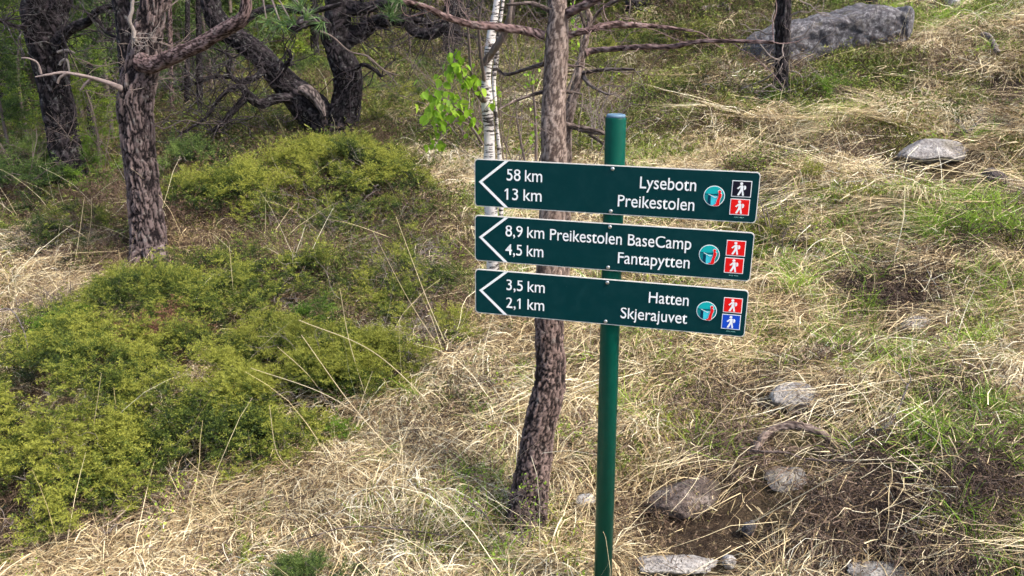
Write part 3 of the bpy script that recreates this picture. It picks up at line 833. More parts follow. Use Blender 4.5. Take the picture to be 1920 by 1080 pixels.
rows = [(262, 116, dl - .08, 34), (285, 121, dl - .12, 30), (310, 112, dl - .16, 27), (345, 97, dl - .22, 26), (380, 80, dl - .26, 25), (410, 62, dl - .3, 24), (435, 48, dl - .34, 24), (456, 32, dl - .36, 23), (462, 5, dl - .38, 20), (458, -50, dl - .4, 18)]
part_tube('branch', pxpath(rows), M['bark_red'], tl, sides=44, step=.012, bark=(.024, 2.2, .003), seed=14, lump=.14)
rows = [(460, 35, dl - .36, 16), (485, 22, dl - .36, 13), (520, 15, dl - .4, 12), (580, 22, dl - .4, 10), (640, 8, dl - .4, 8)]
part_tube('branch', pxpath(rows), M['bark_dark'], tl, sides=20, step=.015, bark=(.02, 2.2, .002), seed=15, lump=.2)
b_ = Bag(); b_.add(tube(pxpath([(226, 166, dl - .1, 13), (210, 158, dl - .15, 9), (180, 148, dl - .2, 7), (150, 141, dl - .3, 6), (118, 136, dl - .35, 5), (90, 140, dl - .4, 4), (66, 144, dl - .42, 2)]), sides=14, step=.012, lump=.15, seed=5))
b_.add(tube(pxpath([(77, 138, dl - .4, 5), (70, 118, dl - .42, 4), (55, 110, dl - .45, 3), (40, 108, dl - .45, 2)]), sides=8, step=.015, lump=.2))
for r_ in ([(172, 147, dl - .2, 6), (160, 158, dl - .2, 5), (150, 170, dl - .2, 3)], [(125, 137, dl - .35, 6), (112, 146, dl - .35, 5), (108, 156, dl - .35, 4)]): b_.add(tube(pxpath(r_), sides=8, step=.015))
o = b_.build('dead_branch', M['wood_grey'], tl); o['label'] = 'bleached bare dead branch'
b_ = Bag(); b_.add(tube(pxpath([(254, 80, dl - .1, 8), (250, 55, dl - .1, 7), (243, 40, dl - .12, 7), (248, 15, dl - .12, 6), (249, -20, dl - .12, 6)]), sides=8, step=.015, lump=.3))
rgt = np.random.default_rng(31)
for k in range(7): twigs(b_, P(252 + rgt.normal(0, 5), 78 + rgt.normal(0, 8), dl - .12), [rgt.normal(0, 1), -.2, rgt.normal(0, .6)], rgt.uniform(.08, .2), .004, 1, rgt)
b_.build('dead_branch', M['dead'], tl)
b_ = Bag()
for k in range(22):
    r_ = np.array(pxpath([(262 + rgt.normal(0, 20), rgt.uniform(30, 300), dl, 4)])[0][:3]); twigs(b_, r_, [rgt.choice([-1, 1]) * 1., rgt.normal(0, .3), rgt.normal(0, .3)], rgt.uniform(.2, .5), .005, 2, rgt, .3, 3)
b_.build('twigs', M['twig'], tl)
pine_crown(tl, [(e_[0] + rng.normal(0, 1.1), e_[1] + rng.normal(.3, .9), rng.uniform(3.3, 6), rng.uniform(.3, .55)) for _ in range(24)], M['pine_needle'], 22, 70)

for rows in ([(262, 470, dl - .1, 34), (248, 490, dl - .16, 22), (228, 508, dl - .2, 10)], [(296, 470, dl - .1, 34), (310, 492, dl - .16, 20), (330, 506, dl - .2, 8)], [(280, 470, dl - .12, 30), (284, 498, dl - .2, 18), (290, 512, dl - .24, 8)]):
    part_tube('root', pxpath(rows), M['bark_grey'], tl, sides=30, step=.012, bark=(.03, 2.4, .006), seed=17, lump=.15)
for rows in ([(985, 925, d0 - .03, 50), (972, 950, d0 - .05, 30), (957, 975, d0 - .07, 12)], [(1005, 925, d0 - .03, 40), (1014, 955, d0 - .05, 24), (1024, 975, d0 - .07, 10)]):
    part_tube('root', pxpath(rows), M['bark_low'], pine, sides=30, step=.008, bark=(.016, 2.4, .004), seed=18, lump=.15)

# --- far-left black pine
bF = G(132, 352); df = bF[1]
tf = thing('pine_tree', bF, 'thick blackish pine at far left with forked top', 'tree')
rows = [(136, 385, df, 86), (134, 350, df, 70), (126, 300, df, 60), (117, 250, df, 55), (108, 200, df, 54), (100, 155, df, 54), (92, 110, df, 60), (84, 60, df, 66), (80, 20, df, 74)]
part_tube('trunk', pxpath(rows), M['bark_dark'], tf, sides=90, step=.014, bark=(.042, 2.0, .014), seed=22, lump=.1)
for rows, sd_ in (([(75, 60, df, 56), (66, 20, df, 46), (58, -60, df, 44)], 1), ([(92, 70, df + .05, 46), (102, 25, df + .05, 40), (112, -60, df + .05, 38)], 2)):
    pa = [list(q) for q in pxpath(rows)]; e_ = np.array(pa[-1]); pa += [[e_[0] + (sd_ - 1.5) * .4, e_[1], 4.2, .08], [e_[0] + (sd_ - 1.5) * .8, e_[1], 6, .03]]
    part_tube('fork', pa, M['bark_dark'], tf, sides=60, step=.016, bark=(.04, 2.0, .012), seed=23 + sd_, lump=.1)
for rows in ([(105, 85, df - .1, 24), (118, 66, df - .15, 20), (140, 50, df - .2, 18), (165, 40, df - .25, 15), (180, 22, df - .3, 12), (205, 12, df - .3, 9), (235, 8, df - .3, 6)], [(104, 98, df - .1, 12), (112, 84, df - .15, 9), (118, 76, df - .2, 7)],
             [(176, 30, df - .3, 9), (200, 60, df - .3, 7), (222, 72, df - .35, 5)], [(60, 52, df - .1, 9), (30, 50, df - .2, 8), (5, 40, df - .3, 6), (-40, 30, df - .4, 5)]):
    b_ = Bag(); pa = pxpath(rows); b_.add(tube(pa, sides=18, step=.02, bark=(.03, 2, .003), seed=3, lump=.2)); rgt = np.random.default_rng(int(rows[0][0] + rows[1][1]))
    for k in range(18): i = rgt.integers(1, len(pa)); twigs(b_, pa[i][:3], [rgt.normal(.5, .7), rgt.normal(0, .5), rgt.normal(-.1, .6)], rgt.uniform(.25, .6), .006, 2, rgt, .35, 3)
    b_.build('branch', M['bark_dark'], tf)
b_ = Bag(); b_.add(tube(pxpath([(108, 98, df - .2, 5), (125, 94, df - .2, 5), (141, 100, df - .2, 3)]), sides=6)); b_.add(tube(pxpath([(112, 122, df - .2, 5), (116, 114, df - .2, 5), (126, 113, df - .2, 5), (130, 134, df - .2, 3)]), sides=6, step=.02))
b_.build('dead_branch', M['dead'], tf)
pine_crown(tf, [(bF[0] + rng.normal(0, 1.4), bF[1] + rng.normal(.3, 1.), rng.uniform(3.6, 6.6), rng.uniform(.4, .7)) for _ in range(26)], M['pine_needle'], 23, 70, 1.3)

# --- crooked two-stemmed pine in the middle distance
bV = G(636, 268); dv = bV[1]
tv = thing('pine_tree', bV, 'crooked dark pine whose two gnarled stems part at the ground', 'tree')
kx = 1.0
rows = [(632, 285, dv, 80), (616, 248, dv, 66), (592, 215, dv, 64), (566, 188, dv, 60), (542, 165, dv, 50), (515, 135, dv, 44), (492, 108, dv, 40), (466, 86, dv, 38), (440, 68, dv, 36), (418, 52, dv, 38), (403, 30, dv, 34), (396, 5, dv, 32), (390, -50, dv, 30)]
pa = [list(q) for q in pxpath(rows)]; e_ = np.array(pa[-1]); pa += [[e_[0] - .1, e_[1], 3.4, .07], [e_[0] + .3, e_[1], 4.8, .03]]
part_tube('leaning_trunk', pa, M['bark_dark'], tv, sides=80, step=.016, bark=(.045, 2.0, .013), seed=31, lump=.12)
rows = [(628, 290, dv - .05, 84), (636, 250, dv - .05, 62), (646, 210, dv - .05, 56), (652, 170, dv - .05, 52), (650, 135, dv - .05, 52), (636, 105, dv - .05, 44), (622, 78, dv - .05, 34), (608, 50, dv - .1, 26), (590, 38, dv - .15, 22), (570, 42, dv - .2, 20), (552, 52, dv - .25, 16), (540, 45, dv - .25, 12)]
part_tube('trunk', pxpath(rows), M['bark_dark'], tv, sides=80, step=.016, bark=(.045, 2.0, .012), seed=32, lump=.12)
for rows, sz in (
    ([(632, 95, dv - .02, 34), (650, 75, dv, 32), (675, 62, dv, 30), (690, 50, dv, 30), (705, 42, dv, 26), (730, 38, dv - .1, 20), (760, 40, dv - .2, 20), (775, 58, dv - .2, 18), (800, 64, dv - .25, 20), (822, 58, dv - .3, 18), (840, 38, dv - .3, 14), (870, 20, dv - .3, 10)], 3),
    ([(640, 90, dv, 46), (636, 55, dv, 42), (634, 20, dv, 46), (636, -40, dv, 40)], 1),
    ([(645, 15, dv, 30), (680, 16, dv - .1, 22), (712, 10, dv - .15, 18), (760, 5, dv - .2, 14), (800, 20, dv - .2, 10)], 3),
    ([(720, 38, dv - .1, 12), (770, 36, dv, 14), (810, 48, dv, 12), (850, 60, dv, 10), (890, 70, dv, 7)], 3),
    ([(648, 140, dv - .1, 8), (680, 122, dv - .2, 8), (700, 130, dv - .25, 6), (716, 144, dv - .3, 4)], 1),
    ([(570, 192, dv - .1, 18), (545, 184, dv - .15, 18), (520, 184, dv - .2, 19), (490, 194, dv - .25, 18), (466, 180, dv - .3, 17), (455, 160, dv - .3, 13), (460, 152, dv - .3, 12), (480, 145, dv - .3, 12), (492, 132, dv - .2, 12)], 2),
    ([(462, 182, dv - .3, 14), (440, 205, dv - .35, 12), (420, 228, dv - .4, 10), (398, 246, dv - .4, 7)], 2),
    ([(460, 158, dv - .3, 9), (430, 168, dv - .35, 9), (405, 192, dv - .4, 7), (385, 222, dv - .45, 5), (340, 250, dv - .5, 4)], 2),
    ([(455, 158, dv - .3, 10), (435, 145, dv - .3, 9), (428, 130, dv - .3, 9), (432, 110, dv - .3, 7), (420, 98, dv - .3, 5), (400, 90, dv - .3, 3)], 2),
    ([(528, 142, dv - .1, 9), (536, 122, dv - .15, 9), (546, 108, dv - .2, 8), (540, 94, dv - .2, 5)], 1),
    ([(538, 122, dv - .15, 6), (555, 121, dv - .15, 3)], 0),
    ([(430, 145, dv - .3, 6), (400, 145, dv - .3, 5), (370, 155, dv - .35, 4), (340, 170, dv - .35, 3)], 2)):
    b_ = Bag(); pa = pxpath(rows); b_.add(tube(pa, sides=26, step=.02, bark=(.03, 2, .005), seed=sz, lump=.18)); rgt = np.random.default_rng(int(rows[0][0] * 3 + rows[1][1]))
    for k in range(sz * 9): i = rgt.integers(1, len(pa)); twigs(b_, pa[i][:3], [rgt.normal(0, 1), rgt.normal(-.2, .5), rgt.normal(.1, .8)], rgt.uniform(.3, .9), .0065, 2, rgt, .4, 3)
    b_.build('branch', M['bark_dark'], tv)
o = part_tube('bark_scar', pxpath([(560, 168, dv - .22, 12), (580, 172, dv - .22, 22), (600, 196, dv - .22, 16), (608, 218, dv - .22, 6)]), M['wood_grey'], tv, sides=24, step=.02, bark=(.03, 2, .006)); o['label'] = 'pale weathered wood on the upper side of the leaning trunk'
b_ = Bag(); b_.add(tube(pxpath([(600, 58, dv - .3, 3.5), (625, 70, dv - .32, 3.5), (655, 96, dv - .34, 3), (690, 106, dv - .36, 3), (720, 132, dv - .36, 3), (750, 142, dv - .36, 2)]), sides=8, step=.03))
b_.add(tube(pxpath([(690, 108, dv - .36, 4), (730, 140, dv - .36, 3), (745, 160, dv - .36, 2)]), sides=6, step=.03)); b_.build('dead_branch', M['twig'], tv)
pine_crown(tv, [(bV[0] + rng.normal(-.5, 1.9), bV[1] + rng.normal(.3, 1.), rng.uniform(3.4, 5.6), rng.uniform(.4, .7)) for _ in range(24)], M['pine_needle'], 24, 70, 1.3)

# --- other trunks: (label, base px,py, [(px,py,width)...], bark, extra height, twig count)
TR = [
 ('slim black pine growing beside the big lying boulder', 1462, 188, [(1462, 200, 40), (1464, 180, 30), (1466, 120, 24), (1468, 60, 26), (1470, 0, 26), (1472, -60, 22)], 'bark_dark', 0, 34),
 ('dark pine trunk half hidden beyond the birch top', 848, 118, [(850, 128, 36), (850, 95, 32), (848, 50, 32), (850, 0, 30), (852, -60, 30)], 'bark_dark', 0, 14),
 ('narrow dark trunk between the two crooked stems', 592, 132, [(592, 138, 18), (591, 100, 15), (590, 60, 15), (588, -60, 14)], 'bark_dark', 1, 8),
 ('thin straight black sapling behind the gnarled branch', 680, 98, [(681, 102, 11), (681, 60, 9), (680, 20, 11), (680, -60, 10)], 'bark_dark', 1, 6),
 ('wide dark trunk cut by the top edge above the signpost', 1190, 36, [(1192, 44, 46), (1190, 30, 38), (1192, 0, 34), (1196, -60, 34)], 'bark_dark', 2, 10),
 ('smaller dark trunk at the top edge right of the signpost', 1252, 26, [(1253, 32, 26), (1252, 18, 18), (1254, -20, 18), (1256, -60, 18)], 'bark_dark', 2, 8),
 ('dark trunk just behind the lying boulder', 1625, 18, [(1626, 24, 34), (1626, 0, 34), (1628, -60, 34)], 'bark_dark', 2, 10),
 ('reddish slim trunk between the two left pines', 163, 190, [(165, 200, 20), (163, 160, 18), (160, 110, 20), (157, 60, 14), (156, -60, 14)], 'bark_red', 1, 12),
 ('short black trunk low behind the two left pines', 178, 305, [(186, 312, 24), (180, 280, 20), (174, 245, 18), (172, 215, 14), (168, 120, 10)], 'bark_dark', 1, 8),
 ('thin leaning dark stem touching the grey pine', 226, 240, [(238, 300, 14), (228, 220, 11), (214, 150, 9), (206, 100, 8), (195, 60, 5), (188, -20, 4)], 'bark_dark', 0, 12),
 ('black stem at the left edge of the picture', 6, 248, [(8, 262, 34), (6, 230, 28), (2, 180, 22), (0, 150, 18), (-10, 60, 16)], 'bark_dark', 0, 12),
 ('leftmost of the three distant stems beside the pale rock slab', 323, 228, [(326, 232, 10), (323, 190, 9), (320, 140, 8), (318, -20, 8)], 'bark_red', 1, 10),
 ('middle of the three distant stems beside the pale rock slab', 350, 224, [(348, 228, 11), (350, 190, 10), (351, 120, 9), (352, -20, 8)], 'bark_dark', 1, 10),
 ('rightmost of the three distant stems beside the pale rock slab', 377, 220, [(378, 226, 13), (376, 190, 12), (374, 160, 12), (372, -20, 9)], 'bark_dark', 1, 10),
 ('hair thin sapling under the sagging gnarled branch', 769, 108, [(769, 110, 4), (768, 80, 4), (767, 60, 3)], 'twig', 0, 2),
 ('small black sapling left of the hair thin one', 713, 88, [(713, 90, 5), (714, 70, 5), (716, 50, 3)], 'twig', 0, 3),
 ('distant pine trunk over the olive heath near the top centre', 1310, 10, [(1310, 14, 10), (1311, 0, 9), (1312, -60, 9)], 'bark_dark', 2, 3),
]
for k, (lab, bx, by, rows, mt, ex, nt_) in enumerate(TR):
    g = G(bx, by); d = g[1]
    if d > 30: g = P(bx, by, 22); g[2] = float(gh(g[0], g[1])); d = 22
    tt = thing('pine_tree' if rows[0][2] > 12 else 'pine_sapling', g, lab, 'tree')
    pa = [list(q) for q in pxpath([(a, b2_, d, w) for a, b2_, w in rows])]; pa = [[g[0], g[1], g[2] - .1, pa[0][3]]] + pa if pa[0][2] > g[2] else pa
    e_ = np.array(pa[-1])
    if rows[-1][1] < -30: pa += [[e_[0] + .1, e_[1], e_[2] + 1.5, e_[3] * .7], [e_[0], e_[1], e_[2] + 3, e_[3] * .3]]
    rad = rows[0][2] * d / FPX / 2
    part_tube('trunk', pa, M[mt], tt, sides=int(np.clip(rows[0][2] * 1.6, 8, 48)), step=max(.012, rad * .25), bark=(max(.02, rad * .35), 2.0, rad * .13), seed=40 + k, lump=.12)
    b_ = Bag(); rgt = np.random.default_rng(k + 200)
    for j in range(nt_):
        i = rgt.integers(1, len(pa)); f_ = rgt.random(); q = np.array(pa[i - 1][:3]) * (1 - f_) + np.array(pa[i][:3]) * f_
        twigs(b_, q, [rgt.normal(0, 1), rgt.normal(0, .8), rgt.normal(.05, .35)], rgt.uniform(.3, .8) * d / 9, max(.003, rad * .08), 2, rgt, .3, 3, 4)
    b_.build('branches', M['twig'] if k % 2 else M['twig_grey'] if k == 0 else M['bark_dark'], tt)
    if ex or rows[-1][1] < -30:
        pine_crown(tt, [(e_[0] + rng.normal(0, .9), e_[1] + rng.normal(0, .9), e_[2] + rng.uniform(.6, 3), rng.uniform(.3, .6)) for _ in range(10)], M['pine_needle'], 60 + k, 45, 1.5)

# ------------------------------------------------------------------ young conifers with foliage behind
def conifer_variant(seed, h=2.2, n=330, w=.75):
    rg = np.random.default_rng(seed); b_ = Bag()
    b_.add(tube([[0, 0, -.1, .03], [rg.normal(0, .05), rg.normal(0, .05), h * .5, .02], [rg.normal(0, .1), 0, h, .004]], sides=8, step=.1))
    ps = []; ds = []
    nb = 26
    for i in range(nb):
        z = h * rg.uniform(.08, .98); a = rg.uniform(0, 2 * np.pi); L = w * (1.05 - .75 * z / h) * rg.uniform(.5, 1.2)
        d = np.array([math.cos(a), math.sin(a), rg.uniform(.0, .5)])
        pa = wander([0, 0, z], d, L, .007, .002, 5, .16, rg); b_.add(tube(pa, sides=4, step=.1))
        for j in range(n // nb):
            t_ = rg.uniform(.3, 1.05); q = pa[0, :3] + (pa[-1, :3] - pa[0, :3]) * t_
            ps.append(q + rg.normal(0, .055, 3)); ds.append(d + rg.normal(0, .6, 3))
    ps = np.array(ps); ds = np.array(ds)
    V, F, T = scatter(CON, ps, rot_from(ds, rg, .3), rg.uniform(.9, 1.5, len(ps)), rg.normal(0, .1, len(ps)), rg)
    return b_, npmesh('crown', V, F, None, False, {'tint': T})
variants = []
for k in range(5):
    b_, cm = conifer_variant(300 + k, 2.0 + .25 * k, 420, .62 + .06 * k)
    tm = npmesh('trunk', np.vstack(b_.V), np.vstack(b_.F), M['twig'], True, {'bark': np.concatenate(b_.m), 'cell': np.concatenate(b_.c)})
    c1 = cm.copy(); c1.materials.append(M['conifer']); cm.materials.append(M['conifer_yellow'])
    variants.append((tm, c1, cm))
CONI = [  # px, py of base, scale, yellowish, label
 (30, 330, .62, 0, 'dark green young conifer at the far left edge'), (60, 300, .7, 1, 'bright yellow green young conifer left of the black pine'),
 (190, 330, .55, 1, 'bright young conifer filling the gap between the two left pines'), (215, 290, .8, 0, 'mid green young conifer close behind the grey pine'),
 (160, 250, .8, 0, None), (20, 230, 1.1, 0, None), (75, 215, 1.2, 0, None), (205, 225, 1.0, 0, None), (300, 205, .9, 0, None), (340, 195, 1.1, 0, None), (150, 190, 1.3, 1, None), (400, 195, .9, 0, None),
 (0, 190, 1.6, 0, None), (100, 180, 1.6, 0, None), (250, 175, 1.5, 0, None), (440, 160, 1.2, 0, None), (390, 150, 1.6, 0, None), (330, 150, 1.7, 0, None), (500, 135, 1.2, 1, None), (470, 120, 1.6, 0, None), (560, 130, 1.1, 1, None),
 (520, 100, 1.4, 0, None), (610, 105, 1.0, 1, None), (60, 150, 2.0, 0, None), (180, 150, 2.0, 0, None), (290, 130, 2.2, 0, None), (420, 110, 2.2, 0, None), (700, 70, .9, 1, None), (760, 60, 1.1, 0, None), (880, 62, 1.0, 0, None), (960, 60, 1.2, 0, None),
 (930, 35, 1.3, 0, None), (1000, 30, 1.3, 0, None), (820, 38, 1.3, 0, None), (1120, 38, 1.0, 0, None), (1090, 22, 1.4, 0, None), (1150, 12, 1.4, 0, None), (1230, 14, 1.2, 0, None), (1400, 14, 1.0, 1, None), (20, 110, 2.6, 0, None), (130, 110, 2.6, 0, None), (240, 95, 2.6, 0, None), (350, 80, 2.6, 0, None), (560, 60, 2.2, 0, None), (650, 45, 2.2, 0, None), (480, 60, 2.6, 0, None), (730, 30, 2.0, 0, None), (1350, 4, 1.2, 0, None)]
BINS = [(45, 'at the left edge'), (95, 'left of the black pine'), (150, 'behind the black pine'), (205, 'in the gap between the two left pines'), (262, 'behind the forked grey pine'), (345, 'just right of the forked grey pine'), (410, 'behind the long side branch'), (490, 'behind the leaning crooked stem'), (570, 'over the leaning crooked stem'), (665, 'behind the upright gnarled stem'), (790, 'behind the sagging gnarled branch'), (900, 'left of the birch top'), (980, 'between birch and scaly pine'), (1060, 'behind the scaly pine top'), (1200, 'right of the scaly pine top'), (1500, 'near the top edge over the boulder side')]
ORD = ['nearest', 'second nearest', 'third nearest', 'fourth nearest', 'fifth nearest', 'sixth nearest', 'farthest']
def con_bin(px): return [k for k, b_ in enumerate(BINS) if px <= b_[0]][0]
def con_label(px, py, ye):
    same = sorted([c[1] for c in CONI if con_bin(c[0]) == con_bin(px)], reverse=True)
    return ('pale' if ye else 'dark') + ' green young conifer ' + BINS[con_bin(px)][1] + (', ' + ORD[same.index(py)] + '' if len(same) > 1 else '')
for k, (px, py, s_, ye, lab) in enumerate(CONI):
    g = G(px, py); tm, c0, c1 = variants[k % 5]; far = g[1] > 13
    o = thing('young_conifer', g, lab or con_label(px, py, ye), 'conifer', 'young conifers behind the pines')
    o.rotation_euler = (0, 0, rng.uniform(0, 6.3)); o.scale = (s_, s_, s_ * rng.uniform(.8, 1.05))
    link('trunk', tm, o); link('crown', c1 if ye else c0, o)

# ------------------------------------------------------------------ junipers and shrubs
FOOT = []
def juniper(label, blobs, n, mat='juniper', seed=0, hgt=.42, name='juniper_bush', tpl=None, sc=1.0, twn=60, cat='juniper', twmat='twig_grey', tone=0.0, gap=.425):
    """blobs: (px,py,rx m,ry m,height) low mounds; sprays sit in ledges on and under the mound's surface"""
    rg = np.random.default_rng(seed + 500)
    B = [(G(px, py), rx, ry, h) for px, py, rx, ry, h in blobs]; FOOT.extend((b[0], b[1], b[2]) for b in B)
    o = thing(name, B[0][0], label, cat)
    ar = np.array([rx * ry for _, rx, ry, _ in B]); cnt = (n * ar / ar.sum()).astype(int)
    cen = np.array([b[0] for b in B])
    def top_h(x, y):
        z = np.zeros_like(x)
        for g, rx, ry, h in B:
            q = ((x - g[0]) / rx) ** 2 + ((y - g[1]) / ry) ** 2
            z = np.maximum(z, h * np.sqrt(np.clip(1 - q, 0, 1)))
        lumps = fbm(x * 3.2, y * 3.2, seed, 3); fine = fbm(x * 9, y * 9, seed + 3, 2)
        return z * (.1 + 1.45 * lumps) + (fine - .5) * .16 * np.clip(z * 6, 0, 1)
    ps = []; ds = []; ti = []
    for (g, rx, ry, h), c_ in zip(B, cnt):
        m_ = max(3, c_ // 6)                         # tufts of seven sprays
        a = rg.uniform(0, 2 * np.pi, m_); r = np.sqrt(rg.random(m_))
        x = g[0] + rx * r * np.cos(a); y = g[1] + ry * r * np.sin(a)
        keep = fbm(x * 4.0, y * 4.0, seed + 8, 3) + rg.normal(0, .04, m_) > gap
        if keep.sum() < 4 or rx < .2: keep[:] = True
        x, y = x[keep], y[keep]; m_ = len(x)
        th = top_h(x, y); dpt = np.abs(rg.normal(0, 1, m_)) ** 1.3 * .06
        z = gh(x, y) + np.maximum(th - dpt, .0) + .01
        e = .04; sx_ = (top_h(x + e, y) - top_h(x - e, y)) / (2 * e); sy_ = (top_h(x, y + e) - top_h(x, y - e)) / (2 * e)
        cell = fbm(x * 5, y * 5, seed + 11, 1) * 12.6
        d = np.stack([-sx_ * .5 + np.cos(cell) * .45, -sy_ * .5 + np.sin(cell) * .45 - .2, np.full(m_, .6)], 1)
        t0 = .14 + (fbm(x * 9, y * 9, seed + 3, 2) - .5) * .6 - dpt * 4.2 + (fbm(x * 2.2, y * 2.2, seed + 20, 2) - .5) * .7 + rg.normal(0, .13, m_)  # hollows and deep-set tufts tinted darker: the bush's inner shade painted in
        k7 = 7; rep = lambda v: np.repeat(v, k7, axis=0)
        dd_ = rep(d) * .75 + rg.normal(0, .62, (m_ * k7, 3)); dd_[:, 2] = np.abs(dd_[:, 2]) * .8
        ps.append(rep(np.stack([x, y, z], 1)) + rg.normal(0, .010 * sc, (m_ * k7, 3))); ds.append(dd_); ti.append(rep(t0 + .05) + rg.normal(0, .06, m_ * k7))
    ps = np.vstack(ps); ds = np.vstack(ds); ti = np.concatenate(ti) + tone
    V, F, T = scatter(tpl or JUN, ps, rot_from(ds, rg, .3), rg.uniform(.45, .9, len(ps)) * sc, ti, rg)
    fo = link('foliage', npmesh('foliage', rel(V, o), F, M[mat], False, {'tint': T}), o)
    b_ = Bag()
    for k in range(twn):
        g, rx, ry, h = B[rg.integers(0, len(B))]; a = rg.uniform(0, 6.3); r = rg.uniform(0, .95)
        x, y = g[0] + rx * r * math.cos(a), g[1] + ry * r * math.sin(a)
        z0 = float(gh(x, y)) + float(top_h(np.array([x]), np.array([y]))[0]) * rg.uniform(.3, .95)
        twigs(b_, [x, y, z0], [rg.normal(0, 1), rg.normal(-.2, .8), rg.uniform(-.1, .35)], rg.uniform(.10, .3) * min(1, rx * 2.2), .0024, 1, rg, .35, 3, 4)
    b_.build('twigs', M[twmat], o)
    return o

juniper('large spreading juniper across the lower left', [(330, 780, .95, .55, .34), (130, 800, .7, .6, .36), (560, 700, .55, .5, .26), (230, 650, .6, .55, .3), (430, 620, .7, .5, .28), (520, 800, .35, .3, .22), (640, 640, .45, .4, .22), (700, 690, .3, .3, .16), (460, 850, .35, .2, .16), (30, 930, .5, .3, .3), (250, 890, .6, .3, .24), (620, 735, .4, .3, .2), (560, 790, .35, .25, .18), (380, 860, .45, .22, .2), (60, 1010, .4, .16, .16), (210, 960, .4, .15, .15)], 15000, seed=1, twn=90)
juniper('low juniper mound under the forked grey pine', [(400, 545, .75, .40, .24), (270, 575, .4, .32, .2), (560, 560, .45, .35, .2)], 2800, seed=2, sc=1.05, twn=50)
juniper('rounded juniper in front of the crooked two-stemmed pine', [(560, 375, 1.15, .45, .36), (440, 405, .6, .32, .28), (690, 380, .55, .45, .36), (640, 335, .85, .35, .30)], 5600, seed=3, sc=1.3, twn=60)
juniper('sparse olive juniper between the rounded bush and the boards', [(640, 450, .6, .5, .22), (760, 420, .4, .5, .22), (540, 440, .5, .4, .2), (820, 500, .3, .35, .2)], 1100, seed=4, sc=1.0, twn=170, tone=-.02)
juniper('twiggy olive shrub left of the bottom board', [(730, 560, .4, .35, .16), (810, 640, .35, .25, .12), (700, 500, .4, .3, .16), (800, 560, .3, .3, .15), (760, 650, .3, .22, .15)], 1900, seed=5, twn=220)
juniper('yellow green juniper fringe beside the pale grass left of the trunk', [(760, 690, .25, .2, .12), (690, 690, .25, .2, .14)], 700, seed=6, twn=20, tone=.12)
juniper('dark green bush behind the grey pine at left', [(10, 400, .6, .4, .32), (60, 370, .7, .4, .32)], 1200, mat='conifer', seed=7, sc=1.5, twn=40, tone=-.1)
juniper('dark shrub between the grey pine and the rounded juniper', [(340, 350, .4, .5, .3), (360, 310, .5, .5, .3)], 1100, mat='conifer', seed=8, sc=1.4, twn=30, tone=-.1)
juniper('fresh green bush at the foot of the black pine', [(190, 350, .5, .4, .35), (210, 320, .4, .4, .3)], 900, mat='juniper_bright', seed=9, sc=1.4, twn=20)
juniper('bright green sprig patch inside the large juniper', [(135, 690, .14, .12, .38)], 260, mat='juniper_bright', seed=10, twn=3)
juniper('bright green sprig patch right of the brown dying twigs', [(590, 660, .1, .08, .3)], 160, mat='juniper_bright', seed=11, twn=3)
juniper('brown dying juniper spray among green ones', [(300, 690, .17, .13, .42), (345, 665, .12, .1, .36)], 260, mat='juniper_brown', seed=12, twn=25)
juniper('dark green heather bush at the bottom edge', [(615, 1100, .17, .10, .10), (550, 1095, .09, .08, .08)], 800, mat='conifer', seed=13, sc=.6, twn=20, cat='heather', name='heather_bush', tone=-.05)
juniper('small green juniper twig on pale grass left of the trunk', [(652, 838, .07, .05, .14)], 90, mat='juniper_bright', seed=14, twn=4, sc=.8)
juniper('green bush at the foot of the boulder', [(1545, 180, .5, .3, .16), (1480, 200, .35, .25, .16)], 600, mat='juniper_bright', seed=15, sc=1.4, twn=30, name='leafy_bush', cat='bush')
juniper('dark juniper patch on the heath right of the thin dead stem', [(1270, 190, .5, .4, .18)], 500, seed=16, sc=1.4, twn=20, tone=-.12)
juniper('olive bush on the heath above the signpost top', [(1180, 110, .8, .6, .25), (1260, 95, .7, .5, .22)], 1000, seed=17, sc=1.6, twn=40, tone=-.06)
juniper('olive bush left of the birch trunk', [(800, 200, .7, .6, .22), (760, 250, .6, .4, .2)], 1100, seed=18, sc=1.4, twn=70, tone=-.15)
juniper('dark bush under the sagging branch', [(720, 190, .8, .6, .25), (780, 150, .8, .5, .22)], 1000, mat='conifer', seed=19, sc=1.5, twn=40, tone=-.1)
juniper('low bush beyond the leaning trunk', [(480, 240, .8, .5, .22), (560, 160, 1.0, .6, .3)], 1000, mat='conifer', seed=20, sc=1.6, twn=40)
juniper('small green shrub touching the right end of the top board', [(1450, 470, .3, .22, .16), (1470, 400, .25, .25, .18)], 600, seed=21, sc=.9, twn=70, tone=.02, twmat='twig')
juniper('dark low bush in the shade left of the grey pine', [(160, 460, .35, .3, .2), (60, 480, .3, .3, .2)], 450, seed=22, sc=1.1, twn=70, tone=-.15, twmat='twig')

